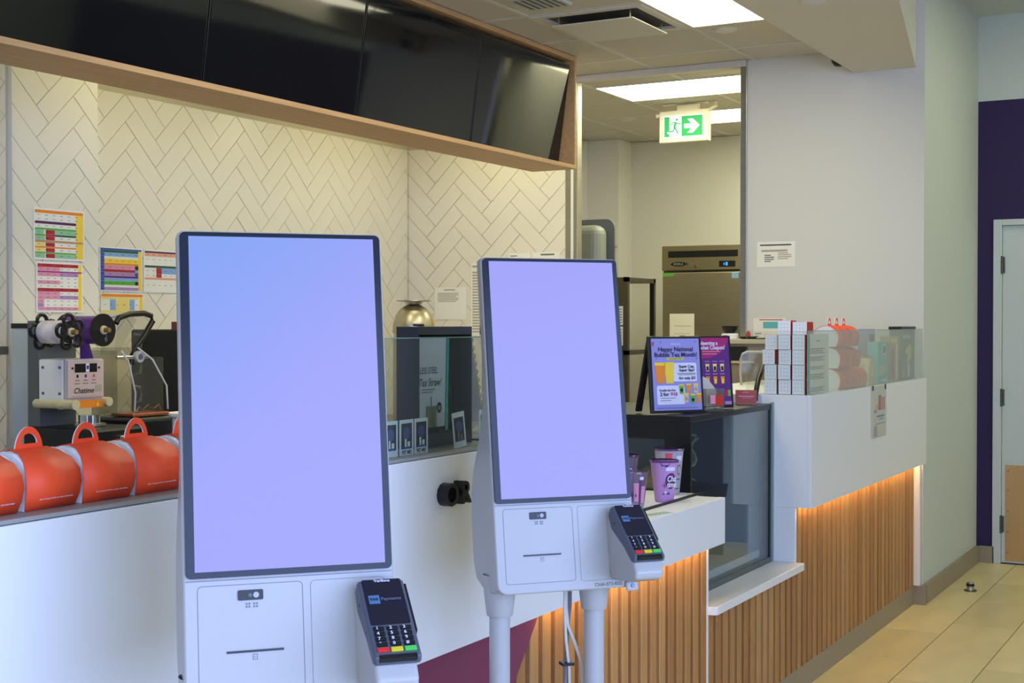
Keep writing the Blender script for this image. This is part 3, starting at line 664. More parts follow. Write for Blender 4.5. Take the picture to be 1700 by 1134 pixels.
# ================================================================== KIOSKS
TH = R(9.35); st_, ct_ = math.sin(TH), math.cos(TH); ZK = 1.3855
def KM(x, tt, dd):   # matrix of the tilted front plate: local x right, z up the plate, y into the machine
    return Matrix.Translation((x, tt * st_ - dd * ct_, ZK + tt * ct_ + dd * st_)) @ Matrix.Rotation(-TH, 4, 'X')
WK, HK, LP = 0.150, 0.2525, 0.182
def make_kiosk(label, loc, rotz, scr, number=None):
    r = thing('ordering_kiosk', label, 'kiosk', loc, rotz, 'self ordering kiosks')
    K0 = KM(0, 0, 0)
    pl = MB().prism(rrect(-WK - 0.0032, WK + 0.0032, -HK - LP, HK + 0.0032, [0.022, 0.022, 0.009, 0.009]), 'y', 0.004, 0.03, KWHITE).xf(K0)
    pl = pl.build('front_shell', r, bevel=0.003, smooth=True)
    prof = [(0.028, HK - 0.004), (0.040, HK - 0.02), (0.036, 0.03), (0.05, -0.04), (0.085, -0.11), (0.135, -0.175), (0.158, -0.225), (0.165, -0.27), (0.165, -0.365), (0.150, -0.402), (0.105, -0.424), (0.06, -HK - LP + 0.003), (0.026, -HK - LP + 0.003)]
    bd = MB().prism(prof, 'x', -WK, WK, KWHITE).xf(K0).build('back_shell', r, smooth=True, bevel=0.012, seg=3)
    vt = MB()
    for k in range(9): vt.box(-WK - 0.0008, -WK + 0.002, 0.020, 0.030, -0.03 + k * 0.0075 - 0.03, -0.0265 + k * 0.0075 - 0.03, BLACK)
    vt.xf(K0).build('vent_slots', r)
    MB().prism(rrect(-WK, WK, -HK, HK, 0.008), 'y', -0.002, 0.006, BEZ).xf(K0).build('bezel', r, smooth=True)
    MB().box(-WK + 0.0128, WK - 0.0105, -0.0032, 0.001, -HK + 0.009, HK - 0.0065, scr).build('screen', r).matrix_local = K0
    # lower panel: service door with scanner window and receipt slot, blank panel, seams
    def outline(x0, x1, z0, z1, rad, wd=0.0009):
        a = rrect(x0, x1, z0, z1, rad); b = rrect(x0 + wd, x1 - wd, z0 + wd, z1 - wd, rad - wd); g = MB(); n = len(a)
        for i in range(n):
            q = (i + 1) % n; g.poly([(a[i][0], 0.0036, a[i][1]), (a[q][0], 0.0036, a[q][1]), (b[q][0], 0.0036, b[q][1]), (b[i][0], 0.0036, b[i][1])], KLINE)
        return g
    zb = -HK - LP
    dr = outline(-0.134, 0.017, zb + 0.020, -HK - 0.011, 0.007).xf(K0).build('service_door', r)
    MB().prism(rrect(-0.0768, -0.0408, -HK - 0.034, -HK - 0.0195, 0.002), 'y', 0.002, 0.006, BLACK).xf(K0).build('scanner_window', dr)
    MB().cyl((-0.051, 0.001, -HK - 0.0268), (-0.051, 0.003, -HK - 0.0268), 0.0042, 0.0042, LGREY, 14).cyl((-0.0595, 0.001, -HK - 0.0268), (-0.0595, 0.003, -HK - 0.0268), 0.0028, 0.0028, GREYP, 12).xf(K0).build('scanner_lens', dr)
    ic = MB()
    for k in range(2):
        for a in range(2):
            for b in range(2):
                c0 = -0.066 + k * 0.011 + a * 0.004; c1 = -HK - 0.0445 + b * 0.004; ic.rect(c0, c0 + 0.0026, c1, c1 + 0.0026, KLINE, 0.0034)
    ic.xf(K0).build('scan_icons', dr)
    MB().box(-0.094, -0.013, 0.002, 0.006, -HK - 0.1075, -HK - 0.1045, BLACK).xf(K0).build('receipt_slot', dr)
    MB().rect(-0.0575, -0.0505, -HK - 0.1185, -HK - 0.1105, KLINE, 0.0036).rect(-0.0565, -0.0515, -HK - 0.1175, -HK - 0.1115, KWHITE, 0.0033).rect(-0.0555, -0.0525, -HK - 0.115, -HK - 0.114, KLINE, 0.003).xf(K0).build('receipt_icon', dr)
    outline(0.028, 0.139, zb + 0.018, -HK - 0.011, 0.007, 0.0006).xf(K0).build('blank_panel', r)
    MB().box(-WK, WK, 0.0025, 0.006, -HK - 0.0042, -HK - 0.0033, KLINE).xf(K0).build('seam', r)
    # bracket that carries the payment terminal
    bp = [(-0.041, 1.113), (-0.075, 1.095), (-0.178, 1.026), (-0.190, 1.008), (-0.186, 0.994), (-0.16, 0.985), (-0.075, 0.974), (-0.05, 1.0)]
    MB().prism(bp, 'x', 0.092, 0.154, KWHITE).build('terminal_bracket', r, bevel=0.006, seg=3)
    tb = MB().box(0.124, 0.152, -0.004, 0.004, zb - 0.008, zb + 0.012, KWHITE).xf(K0).build('lock_tab', r, bevel=0.004)
    MB().cyl((0.138, -0.005, zb + 0.003), (0.138, 0.0, zb + 0.003), 0.0042, 0.0042, GREYP, 16).cyl((0.138, -0.0056, zb + 0.003), (0.138, -0.004, zb + 0.003), 0.003, 0.003, LBLU, 16).xf(K0).build('lock', tb)
    for px in (-0.122, 0.088):
        lg = MB().cyl((px, 0.012, 0.012), (px, 0.012, 0.93), 0.0215, 0.0215, KWHITE, 26).build('leg', r, smooth=True)
        MB().lathe([(0.026, 0.0), (0.0275, 0.004), (0.033, 0.05), (0.034, 0.085)], KWHITE, 26, (px, 0.012, 0.90)).build('collar', lg, smooth=True)
    MB().box(-0.26, 0.23, -0.2, 0.22, 0.0, 0.012, KWHITE).build('base_plate', r, bevel=0.004)
    if number:
        # cables hanging from the machine
        cb = MB().tube([(0.042, 0.05, 0.99), (0.043, 0.05, 0.90), (0.041, 0.052, 0.86), (0.046, 0.055, 0.74), (0.044, 0.05, 0.6), (0.05, 0.06, 0.3), (0.05, 0.10, 0.02)], 0.0042, CABLEG, 7)
        cb.tube([(0.049, 0.05, 0.99), (0.049, 0.05, 0.9), (0.046, 0.055, 0.86), (0.038, 0.05, 0.72), (0.034, 0.052, 0.62), (0.04, 0.07, 0.3), (0.06, 0.1, 0.02)], 0.0042, CABLEG, 7)
        cb.build('cable', r, smooth=True)
        MB().tube([(0.04, 0.045, 0.99), (0.038, 0.045, 0.9), (0.042, 0.043, 0.86), (0.058, 0.042, 0.82), (0.072, 0.042, 0.78), (0.076, 0.045, 0.73), (0.066, 0.048, 0.67), (0.05, 0.05, 0.6), (0.04, 0.06, 0.4), (0.03, 0.08, 0.02)], 0.0036, CABLEW, 7).build('cable', r, smooth=True)
        MB().tube([(0.036, 0.044, 0.99), (0.034, 0.044, 0.9), (0.037, 0.042, 0.83), (0.045, 0.044, 0.77), (0.047, 0.046, 0.70), (0.038, 0.048, 0.62), (0.03, 0.06, 0.3), (0.02, 0.08, 0.02)], 0.0032, CABLEW, 7).build('cable', r, smooth=True)
        MB().box(0.028, 0.054, 0.036, 0.06, 0.776, 0.782, BLACK).build('cable_tie', r)
        text(number, 0.0105, INK, r, 0, 0, name='asset_number', M=KM(0.088, zb + 0.0085, -0.0028) @ Matrix.Rotation(R(90), 4, 'X'))
    return r
K1 = make_kiosk('large white self ordering kiosk with blue screen nearest the camera', (1.620, 1.282, 0), -42.3, SCR1)
K2 = make_kiosk('white self ordering kiosk with lilac screen behind the nearest one', (2.544, 1.306, 0), -41.3, SCR2, 'CHA-073-K02')

# payment terminals on the kiosk brackets: local frame = kiosk frame, sloping 38 degrees
def make_terminal(label, loc, rotz):
    r = thing('payment_terminal', label, 'card terminal', loc, rotz, 'card terminals on the kiosks')
    A = R(38.0); L_, W_ = 0.150, 0.068
    T = Matrix(((1, 0, 0, 0), (0, math.cos(A), -math.sin(A) * -1 * -1, 0), (0, math.sin(A), math.cos(A), 0), (0, 0, 0, 1)))   # rotate about X: local y runs up the slope
    sp = [(0, -0.012), (0.004, 0.0), (L_ - 0.006, 0.0), (L_, -0.006), (L_ + 0.001, -0.03), (L_ - 0.03, -0.040), (0.05, -0.024), (0.01, -0.020)]
    MB().prism(sp, 'x', -W_ / 2, W_ / 2, TERM).xf(T).build('case', r, bevel=0.005, seg=3)
    sc = MB().prism(rrect(-0.0290, 0.0290, 0.062, L_ - 0.004, 0.003), 'z', -0.001, 0.0008, TSCR).xf(T).build('display', r)
    def flat(x0, x1, y0, y1, m, z=0.0012): return MB().poly([(x0, y0, z), (x1, y0, z), (x1, y1, z), (x0, y1, z)], m).xf(T)
    flat(-0.024, -0.008, 0.100, 0.116, TBLU).build('logo_square', sc)
    for bb, s, m, x, y, nm in (('PAR', 0.0068, NAVY, -0.016, 0.108, 'logo_text'), ('Payments', 0.0078, TTXT, 0.0085, 0.108, 'logo_text'), ('Verifone', 0.0068, LILW, 0.001, L_ - 0.0075, 'maker_name')):
        text(bb, s, m, sc, 0, 0, name=nm, M=T @ Matrix.Translation((x, y, 0.0016)), bold=0.0002)
    lab = ['1', '2', '3', '4', '5', '6', '7', '8', '9', '*', '0', '#']
    for i in range(4):
        for j in range(3):
            x = -0.0195 + j * 0.0195; y = 0.0545 - i * 0.0092
            k = MB().box(x - 0.0078, x + 0.0078, y - 0.0035, y + 0.0035, -0.001, 0.0026, BLACK).xf(T).build('key', r, bevel=0.001)
            text(lab[i * 3 + j], 0.0075, LILW, k, 0, 0, name='key_label', M=T @ Matrix.Translation((x - 0.0025, y, 0.0029)), bold=0.0002)
    for j, m in enumerate((KEYR, KEYY, KEYG)):
        x = -0.0195 + j * 0.0195
        MB().box(x - 0.0086, x + 0.0086, 0.0134, 0.0205, -0.001, 0.0030, m).xf(T).build('key', r, bevel=0.001)
    MB().box(-0.027, 0.027, 0.0005, 0.009, -0.007, 0.0012, BLACK).xf(T).build('card_slot', r, bevel=0.001)
    MB().box(W_ / 2 - 0.001, W_ / 2 + 0.003, 0.05, L_ - 0.012, -0.018, -0.002, BLACK).xf(T).build('swipe_slot', r, bevel=0.001)
    MB().cyl((-W_ / 2 - 0.0006, 0.115, -0.018), (-W_ / 2 + 0.001, 0.115, -0.018), 0.0022, 0.0022, BLACK, 10).cyl((-W_ / 2 - 0.0006, 0.062, -0.014), (-W_ / 2 + 0.001, 0.062, -0.014), 0.0014, 0.0014, BLACK, 10).xf(T).build('side_port', r)
    return r
def kp(loc, rotz, p):
    return Matrix.Translation(loc) @ Matrix.Rotation(R(rotz), 4, 'Z') @ Vector(p)
make_terminal('dark card terminal on the nearest kiosk', kp((1.620, 1.282, 0), -42.3, (0.125, -0.188, 1.036)), -42.3)
make_terminal('dark card terminal on the kiosk behind', kp((2.544, 1.306, 0), -41.3, (0.125, -0.188, 1.036)), -41.3)

# ================================================================== RED CARRY CARTONS
def make_carton(label, loc, group, handle=True, crescent=True):
    r = thing('cake_carton', label, 'carton', loc, 0, group)
    half = [(-0.047, 0.0), (-0.054, 0.018), (-0.0575, 0.038), (-0.0545, 0.058), (-0.043, 0.076), (-0.022, 0.088), (0.0, 0.0925)]
    prof = half + [(-y, z) for y, z in half[-2::-1]]
    wid = [0.051, 0.055, 0.0565, 0.0555, 0.0495, 0.041, 0.037] if crescent else [0.0555] * 7
    wid = wid + wid[-2::-1]
    m = MB(); hx = 0.055
    for k in range(len(prof) - 1):
        (ya, za), (yb, zb), ha, hb = prof[k], prof[k + 1], wid[k], wid[k + 1]
        m.poly([(-ha, ya, za), (ha, ya, za), (hb, yb, zb), (-hb, yb, zb)], RED)
    o = m.build('wrap', r, smooth=True)
    so = o.modifiers.new('thickness', 'SOLIDIFY'); so.thickness = 0.0012; so.offset = -1
    if crescent: MB().prism([(y * 0.955, z * 0.968 + 0.0006) for y, z in prof], 'x', -0.0515, 0.0515, CARDW).build('inner_box', r, smooth=True)
    inner = [(y * 0.965, z * 0.975 + 0.0008) for y, z in prof]
    if not crescent:
     for sx in (-1, 1): MB().prism(inner, 'x', sx * (hx - 0.004), sx * (hx - 0.003), CARDW).build('end_panel', r)
    MB().box(-hx + 0.002, hx - 0.002, -0.045, 0.045, 0.0, 0.001, CARDW).build('bottom', r)
    text('Best if enjoyed within one day of purchase', 0.0040, CARDW, r, 0.004, 0.016, -0.0548, name='print', M=Matrix.Translation((0.006, -0.0545, 0.0165)) @ Matrix.Rotation(R(108), 4, 'X'))
    if handle:
        out = [(0.0285 * math.cos(a), 0.086 + 0.040 * math.sin(a)) for a in [PI * i / 18 for i in range(19)]]
        inn = [(0.0165 * math.cos(a), 0.099 + 0.016 * math.sin(a)) for a in [PI * i / 18 for i in range(19)]]
        h = MB()
        for y, dr in ((-0.0012, 1), (0.0012, -1)):
            for i in range(18): h.poly([(out[i][0], y, out[i][1]), (out[i + 1][0], y, out[i + 1][1]), (inn[i + 1][0], y, inn[i + 1][1]), (inn[i][0], y, inn[i][1])], RED)
            h.poly([(-0.0285, y, 0.086), (0.0285, y, 0.086), (0.0165, y, 0.099), (-0.0165, y, 0.099)], RED)
        for q in (out, inn):
            for i in range(18): h.poly([(q[i][0], -0.0012, q[i][1]), (q[i + 1][0], -0.0012, q[i + 1][1]), (q[i + 1][0], 0.0012, q[i + 1][1]), (q[i][0], 0.0012, q[i][1])], CARDW)
        h.build('handle', r)
    return r
gA = 'red carry cartons lined up on the service counter'
LB = ['red carry carton at the far left edge of the counter', 'red carry carton second from the left on the counter', 'red carry carton below the blender on the counter', 'red carry carton next to the nearest kiosk', 'red carry carton half hidden behind the nearest kiosk']
c0 = make_carton(LB[0], (1.414, 1.722, 1.2115), gA)
for k in range(1, 5): dup(c0, (1.414 + 0.1172 * k, 1.722 + (0.002 if k % 2 else 0), 1.2115), (0, 1.2, -0.8, 0.6, 0)[k], LB[k])
gB = 'red cartons stacked behind the right glass'
pos = [('bottom', 1.2115, 5.96, 4), ('middle', 1.305, 5.96, 3), ('top', 1.399, 5.93, 3)]
cflat = None
for nm, z, xs, n in pos:
    for k in range(n):
        lb = 'red carton %s in the %s layer behind the right glass' % (('nearest', 'second', 'third', 'farthest')[k], nm)
        if nm == 'top':
            ctop = make_carton(lb, (xs, 1.712, z), gB, True, False) if k == 0 else dup(ctop, (xs + 0.1125 * k, 1.712, z), 0, lb, gB)
        elif cflat is None:
            cflat = make_carton(lb, (xs, 1.712, z), gB, False, False)
        else: dup(cflat, (xs + 0.1125 * k, 1.712, z), 0, lb, gB)

# ================================================================== CHARTS AND NOTICES ON THE WALLS
def chart(label, X, Y, z, wd, ht, rows, margin=0.008, extra=None, pap=PAPER):
    s = sheet('recipe_chart', label, 'chart', (X + wd / 2, Y, z), 0, wd, ht, 'recipe charts on the tiled wall', pap)
    m = MB(); a0, a1 = -wd / 2 + margin, wd / 2 - margin; zz = ht - margin; tot = sum(r[0] for r in rows); sc = (ht - 2 * margin) / tot
    for rw in rows:
        h = rw[0] * sc; z1 = zz; z0 = zz - h; zz = z0
        for (f0, f1, c) in rw[1:]:
            m.rect(a0 + (a1 - a0) * f0, a0 + (a1 - a0) * f1, z0, z1 - 0.0006, c, -0.0014)
        if rw[0] >= 0.9:
            for q in range(6):
                f = 0.05 + 0.155 * q; m.rect(a0 + (a1 - a0) * f, a0 + (a1 - a0) * (f + 0.05), (z0 + z1) / 2 - 0.001, (z0 + z1) / 2 + 0.001, INKB if q % 2 else INK, -0.0018)
    m.build('print', s)
    return s
Wh = PAPER; YP = mat('print_pale_yellow', (238, 214, 130), 0.7); GP = mat('print_pale_green', (150, 196, 160), 0.7); PP = mat('print_plum', (92, 40, 84), 0.7); LV = mat('print_mauve', (176, 138, 190), 0.7)
yc = (0.85, 1.0, YEL)
chart('recipe chart with orange and green rows on the tiled column', 4.115, 4.598, 1.772, 0.285, 0.22,
      [(0.8, (0, 1, ORNG)), (1, (0, .85, Wh), yc), (1, (0, .85, Wh), yc), (0.7, (0, .85, PP), yc), (1, (0, .2, Wh), (.2, .85, Wh), yc), (0.5, (0, .85, GRN), yc), (1.1, (0, .18, GP), (.22, .4, CRIM), (.4, .85, GP), yc), (0.5, (0, .22, GRN), (.22, .4, CRIM), (.4, .85, DGRN), yc), (1, (0, .2, GP), (.22, .4, CRIM), (.4, .85, Wh), yc), (0.6, (0, 1, BROWN)), (1, (0, .2, YP), (.22, .4, CRIM), (.4, .85, Wh), yc), (0.4, (0, .85, ORNG), yc), (1, (0, .2, YP), (.22, .4, CRIM), (.4, .85, Wh), yc), (0.4, (0, .85, GRN), yc), (1.1, (0, .2, GP), (.22, .4, CRIM), (.4, .85, GP), yc)])
yc = (0.92, 1.0, YEL)
chart('recipe chart with crimson and pink rows below the first chart', 4.128, 4.598, 1.548, 0.262, 0.216,
      [(0.9, (0, .92, CRIM), yc), (1, (0, .5, PNK), (.55, .9, Wh), yc), (0.4, (0, 1, MAG)), (1, (0, .5, PNK), (.5, .92, LV), yc), (1, (0, .9, Wh), yc), (1, (0, .5, PNK), (.5, .92, Wh), yc), (1, (0, .92, Wh), yc), (0.9, (0, .92, CRIM), yc), (1, (0, .5, PNK), (.55, .9, Wh), yc), (1, (0, .5, PNK), (.5, .92, LV), yc), (1, (0, .14, PNK), (.5, .92, Wh), yc), (1, (0, .14, LV), (.14, .92, Wh), yc), (0.9, (0, .92, PNK), yc)])
yc = (0.92, 1.0, YEL); bc = (0, .09, BLU)
chart('recipe chart with a blue left band on the back wall', 4.815, 4.933, 1.655, 0.284, 0.215,
      [(0.5, (0, 1, BLU)), (0.6, bc, (.09, .92, DGRN), yc), (1, bc, (.09, .92, LBLU), yc), (0.6, bc, (.09, .92, Wh), yc), (1.1, bc, (.09, .92, YEL), yc), (0.5, bc, (.09, .92, ORNG), yc), (1.1, bc, (.09, .84, PNK), (.84, .92, NAVY), yc), (0.7, bc, (.09, .84, CRIM), (.84, .92, LBLU), yc), (1, bc, (.09, .84, LV), (.84, .92, BLU), yc), (0.5, bc, (.09, .92, CPUR), yc), (0.8, bc, (.09, .92, LBLU), yc), (1, bc, (.09, .84, GRN), (.84, .92, NAVY), yc), (0.6, bc, (.09, .92, Wh), yc), (0.8, bc, (.09, .92, LV), yc)], 0.006)
chart('mostly white chart with salmon rows beside the kiosk', 5.108, 4.933, 1.655, 0.285, 0.215,
      [(0.5, (0, 1, PP)), (0.9, (0, 1, SALM)), (1.6, (0, 1, Wh)), (0.8, (0, 1, Wh)), (0.6, (0, 1, DGRN)), (1.6, (0, .3, Wh), (.3, .44, CRIM), (.44, 1, LBLU)), (1.0, (0, .3, Wh), (.3, .44, CRIM), (.44, 1, Wh)), (0.6, (0, 1, SALM)), (3, (0, 1, Wh))])
chart('yellow headed chart just above the blender', 4.822, 4.933, 1.545, 0.282, 0.102,
      [(0.6, (0, 1, ORNG)), (0.6, (0, .9, YP), yc), (2.4, (0, .2, Wh), (.2, .34, LBLU), (.34, .68, YP), (.68, .8, LBLU), (.8, .9, Wh), yc), (0.7, (0, 1, YP))], 0.004)
def notice(label, Y1, z, wd, ht, blocks, x=XW - 0.001, group='paper notices on the walls'):
    s = sheet('wall_notice', label, 'notice', (x, Y1 - wd / 2, z), -90, wd, ht, group)
    m = MB()
    for f0, f1, g0, g1, c, ln in blocks:
        n = max(1, ln)
        for k in range(n):
            za = g0 + (g1 - g0) * k / n; zb = za + (g1 - g0) / n * (0.55 if n > 1 else 1)
            m.rect(-wd / 2 + wd * f0, -wd / 2 + wd * (f1 - (0.08 if n > 1 and k % 3 == 0 else 0)), ht * za, ht * zb, c, -0.0014)
    m.build('print', s); return s
PALEI = mat('ink_pale', (176, 166, 146), 0.8)
notice('faint printed notice on the tiled end wall beside the steel urn', 4.732, 1.525, 0.238, 0.205, [(.3, .65, .9, .94, PALEI, 1), (.1, .75, .55, .85, PALEI, 6)], XW - 0.002)
notice('tall narrow printed notice left of the far kiosk screen', 4.46, 1.42, 0.10, 0.46, [(.1, .5, .94, .97, PALEI, 1), (.1, .85, .05, .9, PALEI, 22)], XW - 0.002)
notice('printed notice peeking over the far kiosk, left one', 4.19, 1.73, 0.155, 0.206, [(.1, .4, .9, .93, INK, 1), (.15, .9, .3, .86, PALEI, 7)], XW - 0.002)
notice('printed notice peeking over the far kiosk, right one', 4.02, 1.73, 0.19, 0.208, [(.3, .8, .9, .95, INK, 1), (.1, .9, .3, .84, PALEI, 7)], XW - 0.002)
notice('white paper notice taped high on the painted end wall', 2.58, 1.818, 0.222, 0.142, [(.08, .9, .84, .89, INKB, 1), (.12, .8, .6, .68, PALEI, 1), (.2, .45, .2, .52, INK, 4), (.55, .9, .3, .6, PALEI, 4)])
s = notice('notice with a teal label on the end wall above the box stack', 2.60, 1.36, 0.19, 0.17, [(.18, .9, .93, .96, REDD, 1), (.3, .88, .66, .88, TEAL, 1), (.05, .25, .1, .55, PALEI, 5), (.35, .6, .1, .5, PALEI, 5), (.66, .95, .1, .5, PALEI, 5)])

# ================================================================== KITCHEN EQUIPMENT
t = thing('back_counter', 'stainless back counter along the tiled wall', 'counter', (3.0, 3.82, 0))
MB().box(0, 4.4, 0, 0.76, 0.865, 0.9, STEEL).build('worktop', t, bevel=0.003)
for k in range(5): 
    MB().box(0.02 + 0.876 * k, 0.87 + 0.876 * k, 0.03, 0.74, 0.1, 0.862, STEELD).build('cupboard', t)
    MB().box(0.03 + 0.876 * k, 0.86 + 0.876 * k, 0.01, 0.029, 0.12, 0.85, STEEL).build('cupboard_door', t, bevel=0.003)
MB().box(0.05, 4.35, 0.06, 0.7, 0, 0.1, BLACKM).build('plinth', t)
ZB = 0.9005
# cup sealing machine
t = thing('cup_sealing_machine', 'cup sealing machine with film rolls and control panel', 'sealing machine', (3.78, 4.05, ZB))
MB().box(-0.02, 0.25, -0.16, 0.215, 0.0, 0.20, BLACK).build('base', t, bevel=0.012)
MB().box(0.10, 0.22, -0.185, -0.03, 0.02, 0.17, STEEL).build('drive_box', t, bevel=0.004)
MB().cyl((0.10, -0.02, 0.20), (0.10, -0.02, 0.245), 0.042, 0.042, CHROME, 26).cyl((0.10, -0.02, 0.205), (0.10, -0.02, 0.212), 0.062, 0.062, STEEL, 26).build('cup_ring', t, smooth=True)
MB().box(0.0, 0.19, 0.145, 0.21, 0.19, 0.61, GREYP).build('column', t, bevel=0.004)
hd = MB().box(0.0, 0.192, 0.0, 0.145, 0.30, 0.462, LGREY).build('head', t, bevel=0.006)
pn = MB().box(0.004, 0.188, -0.006, 0.001, 0.312, 0.458, mat('panel_rose', (206, 182, 176), 0.45)).build('control_panel', t, bevel=0.002)
MB().rect(0.038, 0.094, 0.410, 0.444, BLACK, -0.0072).rect(0.112, 0.152, 0.410, 0.444, BLACK, -0.0072).rect(0.094, 0.112, 0.412, 0.444, LILW, -0.0072).rect(0.097, 0.109, 0.422, 0.436, CPUR, -0.0078).build('display', pn)
for k, c in enumerate((INKB, CPUR, CORAL)): MB().rect(0.046 + 0.042 * k, 0.056 + 0.042 * k, 0.390, 0.402, c, -0.0074).rect(0.04 + 0.042 * k, 0.062 + 0.042 * k, 0.378, 0.381, INK, -0.0074).rect(0.036 + 0.042 * k, 0.064 + 0.042 * k, 0.366, 0.369, INK, -0.0074).build('button', pn)
for x in (0.026, 0.162): MB().cyl((x, -0.009, 0.427), (x, -0.006, 0.427), 0.0045, 0.0045, BLACK, 12).build('indicator', pn)
text('Chatime', 0.030, INKB, pn, 0.082, 0.339, -0.0078, 'brand_lettering', shear=0.25, bold=0.0003)
MB().rect(0.142, 0.176, 0.333, 0.36, PALEI, -0.0073).rect(0.02, 0.17, 0.318, 0.320, PALEI, -0.0073).build('small_print', pn)
MB().box(-0.0035, 0.001, 0.014, 0.142, 0.302, 0.458, CARDW).build('side_cover', hd, bevel=0.002)
for yy, zz in ((0.03, 0.43), (0.12, 0.43), (0.03, 0.33), (0.12, 0.33)): MB().box(-0.0055, -0.003, yy - 0.006, yy + 0.006, zz - 0.005, zz + 0.005, GREYP).build('clip', hd)
MB().box(0.012, 0.182, -0.012, 0.0, 0.272, 0.302, ORNG).build('warning_label', t)
MB().poly([(0.028, -0.0128, 0.278), (0.048, -0.0128, 0.278), (0.038, -0.0128, 0.296)], YEL).poly([(0.142, -0.0128, 0.278), (0.158, -0.0128, 0.278), (0.15, -0.0128, 0.296)], YEL).build('warning_triangle', t)
MB().cyl((-0.035, -0.07, 0.292), (-0.035, 0.125, 0.292), 0.017, 0.017, CREAM, 18).cyl((-0.035, -0.02, 0.292), (-0.035, 0.0, 0.292), 0.020, 0.020, CREAM, 18).cyl((-0.035, -0.09, 0.292), (-0.035, -0.07, 0.292), 0.020, 0.014, CREAM, 18).build('handle', t, smooth=True)
MB().cyl((0.195, -0.03, 0.292), (0.195, 0.05, 0.292), 0.018, 0.018, CREAM, 18).build('handle', t, smooth=True)
def reel(x, y0, y1, z, r, film, petals, fr):
    ro = thing.__call__ if False else None
    rl = MB().cyl((x, y0 + 0.006, z), (x, y1 - 0.006, z), fr, fr, film, 30).cyl((x, y0 + 0.006, z), (x, y0 + 0.018, z), fr * 0.97, fr * 0.99, CHROME, 30).build('film_roll', t, smooth=True)
    for yy in (y0, y1):
        g = MB()
        if petals:
            g.cyl((x, yy - 0.003, z), (x, yy + 0.003, z), r * 0.62, r * 0.62, BLACK, 24)
            for k in range(5):
                a = 2 * PI * k / 5 + 0.5; cx, cz = x + r * 0.62 * math.cos(a), z + r * 0.62 * math.sin(a)
                g.tube([(cx + r * 0.33 * math.cos(b * PI / 8), yy, cz + r * 0.33 * math.sin(b * PI / 8)) for b in range(16)], 0.0075, BLACK, 8, closed=True)
        else:
            g.cyl((x, yy - 0.003, z), (x, yy + 0.003, z), r, r, BLACK, 36)
        g.build('reel_disc', rl, smooth=True)
    MB().cyl((x, y0 - 0.012, z), (x, y0 - 0.002, z), 0.016, 0.018, CREAM, 18).cyl((x, y0 - 0.035, z), (x, y0 - 0.01, z), 0.009, 0.011, BRASS, 14).build('hub_knob', rl, smooth=True)
    MB().tube([(x + 0.008, y0 - 0.008, z - 0.018), (x + 0.012, y0 - 0.01, z - 0.04), (x + 0.004, y0 - 0.01, z - 0.045), (x + 0.003, y0 - 0.009, z - 0.03)], 0.0012, CHROME, 6).build('pin', rl)
FILM = mat('film_white_lilac', (232, 222, 236), 0.2, noise=(14, (1, 1, 1), 0.45)); FILMP = mat('film_purple', (84, 40, 128), 0.2, noise=(5, (1, 1, 1), 0.3))
reel(-0.072, -0.10, 0.04, 0.567, 0.070, FILM, True, 0.044)
reel(0.122, -0.07, 0.12, 0.574, 0.064, FILMP, False, 0.055)
MB().poly([(0.07, 0.0, 0.53), (0.12, 0.0, 0.52), (0.16, 0.02, 0.462), (0.09, 0.02, 0.462)], FILMP).build('film_web', t)
MB().box(-0.02, 0.16, 0.14, 0.17, 0.55, 0.60, GREYP).build('reel_bracket', t)
# tall appliance behind it
t = thing('water_boiler', 'pale blue sided appliance with black lid left of the sealing machine', 'appliance', (3.87, 4.29, ZB))
MB().box(0.0, 0.12, 0.0, 0.16, 0.0, 0.578, BLUEP).build('body', t, bevel=0.003)
MB().box(-0.003, 0.125, -0.003, 0.163, 0.579, 0.60, BLACK).build('lid', t, bevel=0.003)
for z in (0.33, 0.42): MB().cyl((-0.002, 0.012, z), (0.002, 0.012, z), 0.0035, 0.0035, BLACK, 8).build('screw', t)
# steel shelf on posts at the left edge
t = thing('steel_shelf', 'small steel shelf on a post at the left edge', 'shelf', (3.5, 4.36, ZB))
MB().box(-0.3, 0.235, -0.05, 0.15, 0.478, 0.512, STEEL).build('shelf_board', t, bevel=0.003)
for x in (-0.28, 0.215): MB().box(x - 0.012, x + 0.012, 0.05, 0.075, 0.0, 0.478, STEELD).build('post', t)
# blender with clear sound cover
t = thing('blender', 'blender with raised clear plastic cover beside the sealing machine', 'blender', (4.2, 4.12, ZB))
MB().box(-0.13, 0.13, -0.11, 0.13, 0.0, 0.22, BLACK).build('motor_base', t, bevel=0.02, seg=3)
MB().box(-0.10, 0.11, -0.10, 0.02, 0.222, 0.236, mat('copper_plate', (168, 100, 72), 0.35, 0.6)).build('drip_plate', t, bevel=0.004)
MB().box(-0.105, 0.115, 0.118, 0.122, 0.225, 0.50, CLEAR).box(-0.107, -0.103, -0.02, 0.12, 0.225, 0.49, CLEAR).box(0.113, 0.117, -0.06, 0.12, 0.225, 0.46, CLEAR).build('sound_cover', t)
MB().box(-0.09, 0.09, -0.005, 0.005, 0.452, 0.468, CHROME).build('hinge_bar', t, bevel=0.004)
MB().tube([(-0.09, -0.10, 0.245), (-0.085, -0.10, 0.32), (-0.10, -0.08, 0.44), (-0.11, -0.05, 0.49)], 0.004, LGREY, 8).tube([(0.10, -0.10, 0.245), (0.105, -0.09, 0.34), (0.075, -0.04, 0.45), (0.03, 0.0, 0.50)], 0.004, LGREY, 8).build('cover_edge', t, smooth=True)
